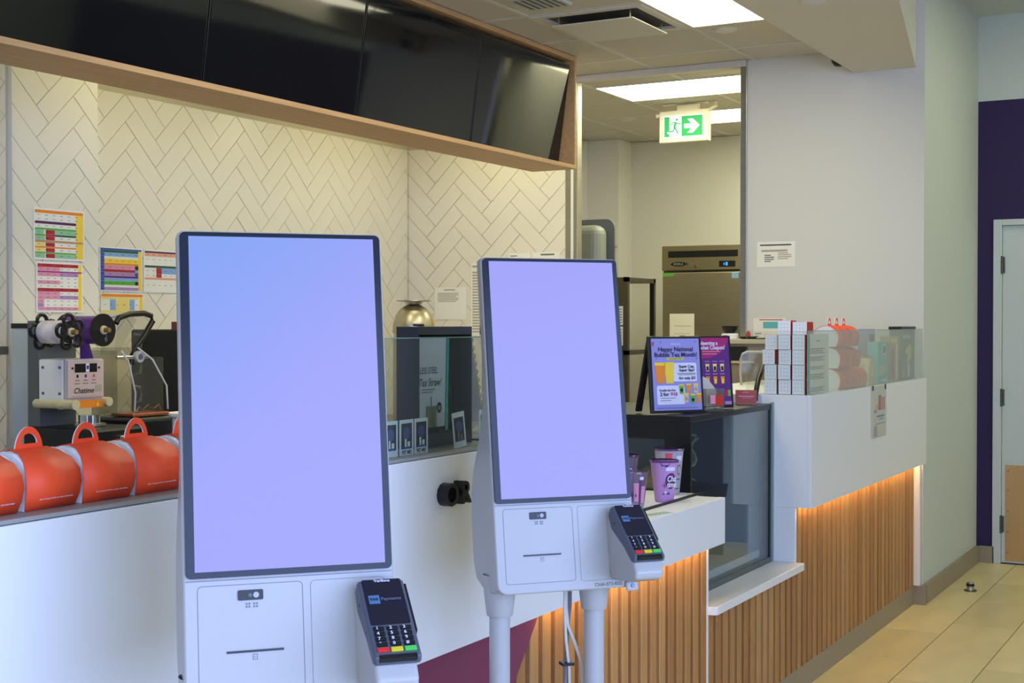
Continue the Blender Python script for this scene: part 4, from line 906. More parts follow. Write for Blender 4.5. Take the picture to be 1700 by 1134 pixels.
lid = MB().poly([(-0.06, 0.02, 0.62), (0.085, 0.02, 0.64), (0.13, 0.02, 0.615), (0.02, 0.02, 0.47), (-0.08, 0.02, 0.47)], CLEAR).poly([(-0.06, 0.10, 0.62), (0.085, 0.10, 0.64), (0.13, 0.10, 0.615), (0.02, 0.10, 0.47), (-0.08, 0.10, 0.47)], CLEAR).poly([(-0.06, 0.02, 0.622), (0.085, 0.02, 0.642), (0.085, 0.10, 0.642), (-0.06, 0.10, 0.622)], CLEAR).build('lid', t)
MB().tube([(-0.075, 0.015, 0.60), (-0.06, 0.015, 0.622), (0.0, 0.015, 0.638), (0.085, 0.015, 0.642), (0.125, 0.015, 0.632), (0.135, 0.015, 0.61), (0.085, 0.015, 0.55), (0.035, 0.015, 0.50), (0.015, 0.015, 0.46), (0.012, 0.015, 0.43)], 0.012, BLACK, 10).build('lid_frame', lid, smooth=True)
MB().cyl((0.035, -0.012, 0.462), (0.035, 0.03, 0.462), 0.024, 0.024, LGREY, 20).cyl((0.035, -0.016, 0.462), (0.035, -0.01, 0.462), 0.012, 0.012, GREYP, 16).build('pivot', t, smooth=True)
for z in (0.30, 0.42, 0.52): MB().tube([(0.112, 0.10, z - 0.035), (0.15, 0.10, z - 0.03), (0.155, 0.10, z), (0.15, 0.10, z + 0.03), (0.112, 0.10, z + 0.035)], 0.005, CLEAR, 8).build('cover_rib', t, smooth=True)
lv = MB().tube([(-0.07, -0.09, 0.24), (-0.055, -0.09, 0.262), (-0.03, -0.09, 0.25), (0.0, -0.09, 0.268), (0.03, -0.09, 0.25), (0.06, -0.09, 0.266), (0.075, -0.09, 0.245)], 0.003, CHROME, 7).build('latch_wire', t, smooth=True)
# black machine and what lies on it
t = thing('black_machine', 'black box shaped machine behind the nearest kiosk screen', 'machine', (4.86, 4.36, ZB))
MB().box(-0.22, 0.28, -0.12, 0.2, 0.0, 0.572, BLACKM).build('body', t, bevel=0.008)
MB().box(-0.22, 0.28, -0.122, -0.12, 0.03, 0.54, BLACK).build('door_panel', t)
o = tag(MB().box(-0.09, 0.12, -0.06, 0.06, 0, 0.034, mat('maroon_box', (122, 62, 52), 0.6)).box(-0.088, 0.118, -0.061, -0.06, 0.012, 0.02, PNK).build('flat_carton', loc=(4.80, 4.32, ZB + 0.573), bevel=0.002), 'flat maroon carton on top of the black machine', 'carton')
o = tag(MB().box(-0.05, 0.10, -0.04, 0.04, 0, 0.052, CREAM).box(-0.051, 0.101, -0.041, 0.041, 0.04, 0.053, BEIGE).build('cream_carton', loc=(4.86, 4.40, ZB + 0.573), bevel=0.002), 'cream carton behind the maroon carton', 'carton')
o = thing('white_tub', 'shallow white plastic tub right of the blender base', 'tub', (4.46, 4.02, ZB))
MB().box(-0.10, 0.12, -0.08, 0.08, 0.0, 0.21, CARDW).build('tub_body', o, bevel=0.01); MB().box(-0.108, 0.128, -0.088, 0.088, 0.205, 0.225, CARDW).build('rim', o, bevel=0.005)
# steel tea urn
t = thing('tea_urn', 'round stainless steel urn with flat top plate', 'urn', (6.62, 4.32, ZB))
GOLD = mat('warm_steel', (184, 176, 156), 0.36, 1.0)
MB().lathe([(0.0, 0.0), (0.115, 0.0), (0.118, 0.02), (0.118, 0.50), (0.112, 0.54)], GOLD, 40).build('body', t, smooth=True)
MB().lathe([(0.115, 0.54), (0.121, 0.55), (0.118, 0.60), (0.103, 0.645), (0.075, 0.685), (0.04, 0.705), (0.0, 0.712)], GOLD, 40).build('dome_lid', t, smooth=True)
MB().lathe([(0.0, 0.706), (0.045, 0.708), (0.05, 0.722), (0.098, 0.726), (0.098, 0.731), (0.0, 0.731)], GOLD, 36).build('top_plate', t, smooth=True)
MB().tube([(-0.055, -0.103, 0.59), (-0.085, -0.085, 0.59), (-0.1, -0.06, 0.592)], 0.008, BLACK, 8).build('badge', t)
MB().poly([(0.02, -0.117, 0.60), (0.05, -0.111, 0.60), (0.035, -0.105, 0.635)], ORNG).build('warning_sticker', t)
# small kitchen things seen through the guard
o = thing('ingredient_jar', 'beige ingredient jar seen through glass beside the nearest kiosk', 'jar', (2.62, 2.02, 1.2115)); MB().lathe([(0, 0), (0.045, 0), (0.047, 0.01), (0.047, 0.13), (0.038, 0.15), (0.0, 0.15)], CREAM, 24).build('jar_body', o, smooth=True); MB().lathe([(0.044, 0.148), (0.044, 0.175), (0.0, 0.176)], LGREY, 24).build('cap', o, smooth=True)
for k in range(5): MB().lathe([(0.0478, 0.03 + k * 0.02), (0.0478, 0.034 + k * 0.02)], INK, 24).build('label_line', o)
o = thing('plush_toy', 'tiny pink and white plush toy behind the photo strips', 'toy', (2.55, 1.86, 1.2115))
MB().lathe([(0, 0), (0.028, 0.002), (0.034, 0.02), (0.03, 0.045), (0.016, 0.055)], PNK, 20).build('toy_body', o, smooth=True)
MB().lathe([(0.0, 0.048), (0.02, 0.052), (0.027, 0.07), (0.022, 0.09), (0.0, 0.096)], CARDW, 20).build('head', o, smooth=True)
for sx in (-1, 1): MB().lathe([(0.009, 0.0), (0.006, 0.014), (0.0, 0.02)], BLACK, 10, (sx * 0.016, 0, 0.086)).build('ear', o, smooth=True)

# back room: fridge, rack, tote
t = thing('upright_fridge', 'stainless upright fridge standing in the back room', 'fridge', (9.3, 3.92, 0), -90)
MB().box(0, 0.74, 0.03, 0.75, 0.08, 2.06, STEELD).build('cabinet', t, bevel=0.004)
MB().box(0.03, 0.71, 0.06, 0.7, 0.0, 0.08, BLACKM).build('plinth', t)
MB().box(0.004, 0.736, 0.0, 0.028, 0.12, 1.868, mat('fridge_steel', (178, 168, 148), 0.42, 1.0, noise=(4, (1, 1, 40), 0.12))).build('door', t, bevel=0.006)
hp = MB().box(0, 0.74, 0.0, 0.03, 1.882, 2.06, mat('fridge_header', (164, 152, 124), 0.42, 1.0)).build('header', t, bevel=0.003)
MB().box(0.05, 0.58, -0.002, 0.004, 1.975, 2.022, BLACKM).build('air_grille', hp)
for k in range(5): MB().box(0.055, 0.575, -0.004, -0.001, 1.98 + 0.0085 * k, 1.983 + 0.0085 * k, BLACK).build('louvre', hp)
MB().poly([(0.13 + 0.06 * math.cos(a * PI / 12), -0.001, 1.928 + 0.016 * math.sin(a * PI / 12)) for a in range(24)], BLACK).build('logo_badge', hp)
text('KOOLA', 0.022, LGREY, hp, 0.13, 1.928, -0.002, 'logo_lettering')
MB().cyl((0.20, -0.008, 1.93), (0.20, 0.0, 1.93), 0.011, 0.011, CHROME, 14).cyl((0.262, -0.008, 1.912), (0.262, 0.0, 1.912), 0.011, 0.011, CHROME, 14).build('lock', hp)
MB().box(0.44, 0.56, -0.003, 0.003, 1.903, 1.945, BLACK).build('controller', hp)
text('-18', 0.03, mat('led_blue', (60, 130, 230), 0.4, emit=(60, 130, 240), estr=1.4), hp, 0.50, 1.924, -0.0045, 'readout') if False else MB().rect(0.475, 0.482, 1.915, 1.932, mat('led_blue', (60, 130, 230), 0.4, emit=(60, 130, 240), estr=1.4), -0.0036).rect(0.49, 0.505, 1.912, 1.936, MATS['led_blue'], -0.0036).build('readout', hp)
MB().box(0.008, 0.095, -0.0015, 0.0, 1.842, 1.862, GRN).build('green_sticker', t); MB().box(0.535, 0.585, -0.0015, 0.0, 1.822, 1.862, LBLU).build('blue_sticker', t)
s = sheet('fridge_note', 'white paper note on the fridge door', 'notice', (9.298, 3.762, 1.275), -90, 0.19, 0.295)
MB().rect(-0.06, 0.07, 0.205, 0.209, PALEI, -0.0014).rect(-0.06, 0.06, 0.15, 0.153, PALEI, -0.0014).rect(-0.06, 0.0, 0.10, 0.103, PALEI, -0.0014).build('print', s)
t = thing('storage_rack', 'dark steel storage rack inside the back room opening', 'rack', (8.0, 3.605, 0))
for x in (0, 0.42):
    for y in (0, 0.66): MB().box(x, x + 0.03, y, y + 0.03, 0, 1.795, STEELD).build('post', t)
for z in (0.25, 0.8, 1.3, 1.765): MB().box(0, 0.45, 0, 0.69, z, z + 0.028, STEELD).build('shelf', t)
MB().box(0.002, 0.012, 0.03, 0.66, 0.3, 1.765, STEELD).build('side_panel', t)
for k, z in enumerate((1.49, 1.36)):
    s = sheet('rack_label', ('upper paper list taped to the rack edge', 'lower paper list taped to the rack edge')[k], 'notice', (8.0, 3.665, z), -90, 0.055, 0.12, 'paper lists on the rack')
    m = MB()
    for q in range(6): m.rect(-0.022, 0.02, 0.012 + q * 0.017, 0.019 + q * 0.017, INK, -0.0014)
    m.build('print', s)
t = thing('plastic_tote', 'grey rounded plastic tote on top of the rack', 'tote', (8.06, 3.80, 1.795))
MB().box(0, 0.158, 0.035, 0.44, 0, 0.345, mat('tote_grey', (128, 132, 124), 0.45)).build('tote_body', t, bevel=0.06, seg=4)
MB().prism(rrect(0.0, 0.45, 0.0, 0.39, [0.01, 0.01, 0.06, 0.06]), 'x', 0.16, 0.175, GREYP).build('flange', t)
MB().box(0.15, 0.19, -0.008, 0.0, 0.2, 0.212, GREYP).build('latch', t)
# side cabinet by the end wall, things on it
t = thing('side_cabinet', 'beige side cabinet against the end wall behind the counter', 'cabinet', (7.12, 2.32, 0))
MB().box(0, 0.36, 0, 0.47, 0.05, 1.39, mat('cabinet_taupe', (150, 134, 118), 0.6)).build('body', t)
MB().box(-0.02, 0.37, -0.01, 0.48, 1.39, 1.414, BEIGE).build('top', t, bevel=0.003)
MB().box(-0.004, 0.002, 0.18, 0.44, 1.30, 1.375, BLACKM).build('recess', t); MB().box(-0.01, 0.002, 0.14, 0.44, 1.285, 1.297, CREAM).build('rail', t)
MB().box(0.03, 0.33, 0.03, 0.44, 0, 0.05, BLACKM).build('plinth', t)
t = thing('cup_lid_stack', 'short stack of white lids on the side cabinet', 'lids', (7.24, 2.645, 1.4145))
MB().lathe([(0, 0), (0.045, 0), (0.047, 0.008), (0.044, 0.016), (0.047, 0.018), (0.045, 0.03), (0.0, 0.031)], CARDW, 24).build('lids', t, smooth=True)
t = thing('black_bowl', 'small black bowl on top of the white lids', 'bowl', (7.24, 2.645, 1.446))
MB().lathe([(0, 0), (0.028, 0), (0.04, 0.018), (0.046, 0.04), (0.043, 0.04), (0.036, 0.02), (0.0, 0.008)], BLACK, 24).build('bowl_body', t, smooth=True)
t = thing('condiment_tray', 'flat black dish with a red cap on the side cabinet', 'dish', (7.24, 2.54, 1.4145))
MB().lathe([(0, 0), (0.04, 0), (0.05, 0.014), (0.046, 0.014), (0.0, 0.006)], BLACK, 24).build('dish', t, smooth=True)
MB().lathe([(0.012, 0.006), (0.013, 0.03), (0.006, 0.044), (0.0, 0.046)], REDD, 14).build('red_cap', t, smooth=True)
MB().box(-0.05, 0.06, -0.11, -0.045, 0.0, 0.006, BLACK).build('spoon_rest', t)
t = thing('plastic_hood', 'clear bent plastic hood standing behind the pink sign', 'hood', (6.2, 2.15, 1.2115), -70)
MB().tube([(-0.055, 0, 0.0), (-0.06, 0, 0.06), (-0.058, 0, 0.12), (-0.05, 0, 0.145), (-0.03, 0, 0.155), (0.08, 0, 0.155)], 0.006, LGREY, 10).build('rim', t, smooth=True)
MB().poly([(-0.055, 0, 0.0), (-0.058, 0, 0.12), (-0.03, 0, 0.152), (0.08, 0, 0.152), (0.08, 0, 0.0)], CLEAR).poly([(-0.055, 0.1, 0.0), (-0.058, 0.1, 0.12), (-0.03, 0.1, 0.152), (0.08, 0.1, 0.152), (0.08, 0.1, 0.0)], CLEAR).poly([(-0.03, 0, 0.155), (0.08, 0, 0.155), (0.08, 0.1, 0.155), (-0.03, 0.1, 0.155)], CLEAR).build('shell', t)

# ================================================================== ON THE SERVICE COUNTER
t = thing('straw_display', 'black open carton displaying a steel tea straw card', 'display box', (2.655, 1.72, 1.2115))
MB().box(0, 0.005, 0, 0.06, 0, 0.281, SLATE).box(0.235, 0.24, 0, 0.06, 0, 0.281, SLATE).box(0.005, 0.235, 0.055, 0.06, 0, 0.281, BLACKM).box(0.005, 0.235, 0, 0.055, 0.262, 0.281, SLATE).box(0.005, 0.235, 0, 0.055, 0, 0.03, SLATE).build('carton', t)
cd_ = MB().box(0.02, 0.145, 0.012, 0.015, 0.045, 0.255, mat('card_grey_white', (226, 226, 232), 0.6)).build('straw_card', t)
text('LESS STEEL', 0.021, INKB, cd_, 0.062, 0.178, 0.011, sx=0.78); text('Tea Straw!', 0.026, INKB, cd_, 0.068, 0.15, 0.011, shear=0.2, sx=0.85)
MB().rect(0.03, 0.09, 0.133, 0.135, INK, 0.011).rect(0.03, 0.08, 0.127, 0.129, INK, 0.011).rect(0.05, 0.095, 0.045, 0.095, mat('print_drink', (128, 136, 96), 0.6), 0.0108).rect(0.071, 0.074, 0.095, 0.118, INKB, 0.0108).poly([(0.107 + 0.011 * math.cos(a * PI / 8), 0.0105, 0.09 + 0.013 * math.sin(a * PI / 8)) for a in range(16)], INKB).build('picture', cd_)
text('63', 0.013, PAPER, cd_, 0.107, 0.09, 0.010)
MB().cyl((0.138, 0.012, 0.035), (0.146, 0.012, 0.255), 0.0055, 0.0055, mat('green_steel', (64, 150, 128), 0.2, 0.8), 14).build('straw', t, smooth=True)
MB().poly([(0.012, 0.004, 0.032), (0.165, 0.004, 0.032), (0.165, 0.004, 0.258), (0.012, 0.004, 0.258)], GLASSC).build('blister', t)
DP = mat('photo_dark', (40, 42, 54), 0.4); PB = mat('photo_blue', (74, 88, 148), 0.4); PY = mat('photo_warm', (150, 122, 74), 0.4)
PL = ['photo strip peeking out right beside the nearest kiosk', 'left one of the pair of captioned photo strips', 'right one of the pair of captioned photo strips', 'slightly curled photo strip in front of the straw display', 'photo strip half hidden by the far kiosk']
for k, x in enumerate((2.462, 2.524, 2.583, 2.752, 2.865)):
    s = sheet('photo_strip', PL[k], 'photo', (x, 1.6665, 1.2115), 0, 0.055, 0.078 + (0.004 if k > 2 else 0), 'photo strips stuck inside the glass', CARDW, 0.0006)
    m = MB().rect(-0.021, 0.021, 0.014, 0.070, DP, -0.0009)
    m.poly([(0.0 + 0.014 * math.cos(a * PI / 8), -0.0011, 0.048 + 0.014 * math.sin(a * PI / 8)) for a in range(16)], PB)
    m.rect(-0.008, -0.001, 0.018, 0.036, CARDW if k < 3 else PY, -0.0012).rect(0.003, 0.013, 0.018, 0.030, CARDW if k != 3 else PY, -0.0012).rect(-0.016, 0.016, 0.014, 0.019, PB, -0.0012)
    m.build('picture', s)
    if k in (1, 2): text('PET ME!', 0.011, INKB, s, 0, 0.0065, -0.001, 'caption', bold=0.0004)
    if k == 3: s.rotation_euler = (R(-3), R(-4), 0)
CUPSTK = pane_mat('clear_cup_stack', (0.86, 0.86, 0.86), 0.3, (190, 190, 196), 0.1, 1.6)
t = thing('cup_stack', 'leaning stack of clear plastic cups beside the straw display', 'cups', (3.14, 1.90, 1.2115))
MM = Matrix.Translation((0.045, 0, 0.0)) @ Matrix.Rotation(R(-16), 4, 'Y')
for k in range(9): MB().lathe([(0.033, 0.0), (0.044, 0.055), (0.047, 0.056), (0.047, 0.06)], CUPSTK, 24, (0, 0, 0.015 + 0.022 * k)).xf(MM).build('cup', t, smooth=True)
t = thing('clip_holder', 'slim black and clear clip holder above the counter glass', 'clip', (2.955, 1.72, 1.2115))
MB().box(-0.006, 0.006, -0.004, 0.004, 0, 0.285, CLEAR).build('stem', t); MB().box(-0.012, 0.012, -0.006, 0.006, 0.26, 0.285, BLACK).build('clip', t); MB().box(-0.03, 0.03, -0.02, 0.02, 0, 0.004, BLACK).build('foot', t)

# cups on the low till shelf
def cup(name, label, loc, rt, rb, h, body, lidm, art):
    t = thing(name, label, 'cup', loc, -28, 'sample cups on the till shelf')
    MB().lathe([(0, 0.0), (rb * 0.92, 0.0), (rb, 0.004), (rt, h), (rt * 0.97, h), (rb * 0.95, 0.006)], body, 32).build('cup_wall', t, smooth=True)
    MB().lathe([(rt * 0.9, h - 0.001), (rt * 1.05, h - 0.003), (rt * 1.08, h + 0.001), (rt * 1.05, h + 0.004), (rt * 0.6, h + 0.002), (0, h + 0.002)], lidm, 32).build('film_lid', t, smooth=True)
    a = MB()
    def patch(a0, a1, z0, z1, m, off=0.0006, n=6, shape=None):
        def P(u, v):
            an = R(a0 + (a1 - a0) * u); z = z0 + (z1 - z0) * v; rr = rb + (rt - rb) * (z / h) + off
            return (rr * math.cos(an), rr * math.sin(an), z)
        if shape is None:
            for k in range(n): a.poly([P(k / n, 0), P((k + 1) / n, 0), P((k + 1) / n, 1), P(k / n, 1)], m)
        else:
            cu = sum(q[0] for q in shape) / len(shape); cv = sum(q[1] for q in shape) / len(shape)
            for k in range(len(shape)):
                q0, q1 = shape[k], shape[(k + 1) % len(shape)]; a.poly([P(cu, cv), P(*q0), P(*q1)], m)
    art(patch); a.build('artwork', t)
    return t
circ = [(0.5 + 0.5 * math.cos(k * PI / 8), 0.5 + 0.5 * math.sin(k * PI / 8)) for k in range(16)]
leaf = [(0, 0.5), (0.3, 0.85), (1, 0.5), (0.3, 0.15)]
def art_pink(p):
    p(236, 292, 0.044, 0.098, CPUR, 0.0011, shape=circ)
    p(228, 238, 0.045, 0.068, CPUR, shape=[(0.5, 0), (0.75, 0.5), (0.5, 1), (0.25, 0.5)]); p(221, 231, 0.05, 0.062, CPUR, shape=[(1, 0), (0.2, 1), (0, 0.6)]); p(235, 246, 0.05, 0.062, CPUR, shape=[(0, 0), (1, 0.7), (0.8, 1)])
    p(214, 300, 0.108, 0.130, CPUR, 0.0005, shape=[(0, 1), (0.08, 0.5), (0.2, 0.75), (0.3, 0.1), (0.42, 0.7), (0.5, 1)]); p(238, 282, 0.105, 0.117, LILW, 0.0009)
    p(243, 262, 0.026, 0.038, CPUR, shape=[(0, 0), (0.3, 0.6), (0.5, 0.2), (0.75, 1), (1, 0)]); p(221, 232, 0.026, 0.033, CPUR, shape=[(0, 0), (0.5, 1), (1, 0)]); p(232, 246, 0.026, 0.042, LILW, 0.0009, shape=leaf)
cp = cup('bubble_tea_cup', 'pink printed bubble tea cup in front on the till shelf', (4.227, 1.772, 0.9115), 0.046, 0.031, 0.134, PINK, CLEARL, art_pink)
for bb, z, sz in (('Cha', 0.078, 0.026), ('time', 0.059, 0.024)):
    an = R(264); rr = 0.0425
    text(bb, sz, PAPER, cp, 0, 0, name='cup_lettering', M=Matrix.Translation((rr * math.cos(an), rr * math.sin(an), z)) @ Matrix.Rotation(an + PI / 2, 4, 'Z') @ Matrix.Rotation(R(90), 4, 'X'), shear=0.2, bold=0.0006, sx=0.8)
def art_grey(p):
    p(215, 245, 0.125, 0.145, CORAL); p(262, 292, 0.118, 0.135, LILW, 0.0009); p(268, 292, 0.068, 0.105, GREYP, shape=circ); p(271, 289, 0.073, 0.1, CUPG, 0.0009, shape=circ); p(258, 292, 0.052, 0.056, GREYP); p(258, 290, 0.02, 0.024, GREYP)
cup('bubble_tea_cup', 'tall grey bubble tea cup behind the pink one', (4.42, 1.835, 0.9115), 0.050, 0.036, 0.155, CUPG, CLEARL, art_grey)
def art_lilac(p): p(240, 275, 0.09, 0.12, CPUR, shape=circ); p(244, 271, 0.095, 0.115, LILW, 0.0009, shape=circ); p(246, 269, 0.098, 0.112, CPUR, 0.0012, shape=circ)
cup('bubble_tea_cup', 'clear bubble tea cup with purple lid at the back', (4.16, 1.885, 0.9115), 0.045, 0.032, 0.152, CLEARP, CLEARL, art_lilac)
def art_rose(p):
    p(225, 250, 0.02, 0.08, PNK); p(252, 262, 0.0, 0.09, CPUR); p(265, 290, 0.015, 0.07, PNK); p(230, 240, 0.03, 0.05, CPUR, 0.0009, shape=leaf); p(255, 275, 0.09, 0.1, LILW); p(205, 220, 0.01, 0.07, CPUR, shape=leaf)
cup('bubble_tea_cup', 'small clear cup with rose artwork beside the kiosk edge', (4.055, 1.80, 0.9115), 0.040, 0.029, 0.112, CLEARP, CLEARP, art_rose)
cup('bubble_tea_cup', 'small clear cup with rose artwork, mostly behind the kiosk', (3.95, 1.81, 0.9115), 0.040, 0.029, 0.112, CLEARP, CLEARP, art_rose)
s = tag(MB().box(-0.055, 0.055, -0.022, 0.022, 0, 0.0006, mat('sticker_pale', (196, 208, 200), 0.4)).build('shelf_sticker', loc=(3.93, 1.667, 0.9132), rotz=-18), 'pale green sticker on top of the low till shelf', 'sticker')
m = MB()
for k in range(5): m.poly([(-0.05 + 0.02 * k, -0.015, 0.0008), (-0.038 + 0.02 * k, -0.015, 0.0008), (-0.034 + 0.02 * k, 0.015, 0.0008), (-0.046 + 0.02 * k, 0.012, 0.0008)], mat('sticker_green_%d' % k, (110, 150 + 6 * k, 124), 0.5))
m.build('print', s)

# ================================================================== ON TOP OF THE DISPLAY CASE
ZT = 1.1755
def easel(name, label, loc, rotz, art):
    t = thing(name, label, 'sign', loc, rotz, 'tabletop easel signs')
    T = Matrix.Rotation(R(-6), 4, 'X') @ Matrix.Diagonal((1, 1, 0.955, 1))
    MB().obox(T, -0.111, 0.111, 0.0, 0.012, 0.004, 0.292, BLACK).build('frame', t, bevel=0.002)
    MB().obox(Matrix.Translation((0, 0.03, 0.276)) @ Matrix.Rotation(R(17), 4, 'X'), -0.108, -0.085, 0.0, 0.01, -0.283, 0.0, BLACKM).obox(Matrix.Translation((0, 0.03, 0.276)) @ Matrix.Rotation(R(17), 4, 'X'), 0.085, 0.108, 0.0, 0.01, -0.283, 0.0, BLACKM).build('rear_leg', t)
    art(t, T); return t
def art_bubble(t, T):
    p = MB().obox(T, -0.099, 0.101, -0.0016, 0.0, 0.014, 0.284, LPUR).build('poster', t)
    MB().prism(rrect(-0.02, 0.085, 0.122, 0.192, 0.006), 'y', -0.0022, -0.0018, LILW).xf(T).build('text_panel', p); MB().prism(rrect(-0.085, 0.03, 0.036, 0.107, 0.006), 'y', -0.0022, -0.0018, LILW).xf(T).build('text_panel', p)
    MB().prism(rrect(-0.038, 0.032, 0.203, 0.212, 0.004), 'y', -0.0022, -0.0018, mat('print_lime', (206, 206, 84), 0.5)).xf(T).build('date_band', p)
    def glass(x, z, w_, h, c, c2, mark=None):
        q = MB()
        q.poly([(x - w_ * 0.36, -0.003, z), (x + w_ * 0.36, -0.003, z), (x + w_ * 0.5, -0.003, z + h), (x - w_ * 0.5, -0.003, z + h)], c)
        q.poly([(x - w_ * 0.48, -0.0032, z + h * 0.85), (x + w_ * 0.48, -0.0032, z + h * 0.85), (x + w_ * 0.5, -0.0032, z + h), (x - w_ * 0.5, -0.0032, z + h)], c2)
        if mark:
            q.poly([(x + 0.006 * math.cos(a * PI / 6), -0.0036, z + 0.014 + 0.007 * math.sin(a * PI / 6)) for a in range(12)], mark)
        q.xf(T).build('drink_picture', p)
    glass(-0.068, 0.117, 0.045, 0.077, ORNG, YEL); glass(-0.03, 0.115, 0.042, 0.08, YEL, YEL)
    for x, z, c in ((0.017, 0.075, GRN), (0.047, 0.077, ORNG), (0.078, 0.078, CREAM), (0.035, 0.042, CREAM), (0.063, 0.038, GRN), (0.089, 0.04, ORNG)):
        glass(x, z, 0.022, 0.036, c, YEL, BROWN if c != GRN else INKB)
    MB().tube([(-0.092, -0.002, 0.26), (-0.088, -0.002, 0.27), (-0.094, -0.002, 0.272), (-0.096, -0.002, 0.262), (-0.09, -0.002, 0.256)], 0.0016, MAG, 6).xf(T).build('swirl', p)
    for x, z in ((-0.062, 0.268), (0.082, 0.27), (0.086, 0.206), (-0.083, 0.208)): MB().rect(x, x + 0.004, z, z + 0.004, CPUR, -0.002).xf(T).build('dot', p)
    def tx(b, s, x, z, m, bold=0.0, al='CENTER'):
        text(b, s, m, p, 0, 0, M=T @ Matrix.Translation((x, -0.0042, z)) @ Matrix.Rotation(R(90), 4, 'X'), bold=bold, align=al)
    tx('Chatime', 0.012, 0.0, 0.263, LILW); tx('Happy National', 0.0232, 0.0, 0.243, NAVY, 0.0004); tx('Bubble Tea Month!', 0.0232, 0.0, 0.222, NAVY, 0.0004); tx('April 28-May 5, 2025', 0.0062, -0.003, 0.2075, INKB)
    tx('Super Cup,', 0.0145, 0.043, 0.178, NAVY, 0.0004); tx('Super Sips!', 0.0145, 0.043, 0.164, NAVY, 0.0004); tx('for only $5!', 0.0145, 0.044, 0.134, NAVY, 0.0004)
    tx('Double the Fun:', 0.0105, -0.042, 0.089, NAVY, 0.0003); tx('2 for', 0.0185, -0.056, 0.074, NAVY, 0.0006); tx('$10', 0.0185, -0.016, 0.074, MAG, 0.0006)
    l = MB()
    for x0, x1, z in ((0.0, 0.08, 0.151), (0.005, 0.08, 0.146), (-0.073, -0.01, 0.059), (-0.073, -0.028, 0.050), (-0.09, 0.08, 0.022)): l.rect(x0, x1, z, z + 0.0022, INK, -0.0042)
    l.xf(T).build('small_print', p)
def art_coupon(t, T):
    p = MB().obox(T, -0.099, 0.101, -0.0016, 0.0, 0.014, 0.284, CPUR).build('poster', t)
    MB().poly([(-0.099, -0.0022, 0.284), (-0.099, -0.0022, 0.205), (-0.04, -0.0022, 0.2), (0.02, -0.0022, 0.205), (0.06, -0.0022, 0.222), (0.088, -0.0022, 0.25), (0.1, -0.0022, 0.284)], MAG).xf(T).build('heading_field', p)
    for i in range(2):
        for j in range(3):
            x, z = 0.0 + j * 0.033, 0.15 - i * 0.05; q = MB()
            q.poly([(x - 0.006, -0.0026, z), (x + 0.006, -0.0026, z), (x + 0.009, -0.0026, z + 0.03), (x - 0.009, -0.0026, z + 0.03)], (YP if i == 0 else ORNG)); q.rect(x - 0.005, x + 0.005, z + 0.003, z + 0.02, INKB if i == 0 else YEL, -0.003)
            q.rect(x - 0.011, x + 0.011, z + 0.038, z + 0.041, LV, -0.0026)
            q.xf(T).build('drink_picture', p)
    for x0, x1, z0, z1, c in ((0.07, 0.085, 0.05, 0.075, MAG), (0.086, 0.098, 0.05, 0.075, GRN), (0.07, 0.1, 0.018, 0.03, LV), (-0.02, 0.06, 0.228, 0.231, PNK), (-0.02, 0.045, 0.218, 0.221, PNK)):
        MB().rect(x0, x1, z0, z1, c, -0.003).xf(T).build('print_bar', p)
    for b, z in (('Redeeming a', 0.262), ('Pocket Coupon?', 0.244)):
        text(b, 0.0215, LILW, p, 0, 0, M=T @ Matrix.Translation((0.082 if 'P' == b[0] else 0.05, -0.0036, z)) @ Matrix.Rotation(R(90), 4, 'X'), bold=0.0006, align='RIGHT', sx=0.86)
easel('easel_sign', 'lilac bubble tea month poster on a black tabletop easel', (4.610, 1.878, ZT), -36, art_bubble)
easel('easel_sign', 'purple coupon poster on a black tabletop easel behind', (4.918, 1.878, ZT), -36, art_coupon)
t = thing('tip_box', 'clear acrylic tip box holding banknotes and a red card', 'tip box', (4.800, 1.825, ZT), -36)
MB().box(-0.04, 0.04, -0.025, 0.025, 0.0, 0.012, CLEAR).box(-0.04, 0.04, -0.025, -0.023, 0.012, 0.085, CLEAR).box(-0.04, 0.04, 0.023, 0.025, 0.012, 0.085, CLEAR).box(-0.04, -0.038, -0.023, 0.023, 0.012, 0.085, CLEAR).box(0.038, 0.04, -0.023, 0.023, 0.012, 0.085, CLEAR).build('acrylic_walls', t)
MB().box(0.0, 0.034, -0.0262, -0.0252, 0.022, 0.062, REDD).box(-0.022, 0.0, -0.0262, -0.0252, 0.03, 0.062, PNK).build('card', t)
MB().poly([(-0.035, 0.0, 0.02), (0.03, 0.004, 0.02), (0.025, 0.008, 0.08), (-0.01, 0.01, 0.12), (-0.035, 0.006, 0.13)], mat('banknote', (206, 196, 190), 0.7)).build('banknote', t)
for k in range(5): MB().cyl((-0.03 + 0.014 * k, -0.01 + 0.006 * (k % 2), 0.013), (-0.03 + 0.014 * k, -0.01 + 0.006 * (k % 2), 0.0165), 0.009, 0.009, CHROME, 14).build('coin', t)
t = thing('pink_sign', 'small coral pink card in an acrylic stand', 'sign', (5.30, 1.868, ZT), -75)
MB().box(-0.043, 0.043, -0.003, 0.001, 0.0, 0.058, CLEAR).box(-0.043, 0.043, -0.02, 0.02, 0.0, 0.003, CLEAR).build('stand', t)
c = MB().box(-0.041, 0.041, -0.0016, 0.0, 0.004, 0.056, CORAL).build('card', t)
MB().rect(-0.014, 0.012, 0.046, 0.049, PNK, -0.0036).rect(-0.03, 0.03, 0.030, 0.034, PNK, -0.0036).rect(-0.02, 0.022, 0.024, 0.026, PNK, -0.0036).build('print', c)
t = thing('receipt_printer', 'black receipt printer left of the lilac poster', 'printer', (4.600, 2.165, ZT), -60)
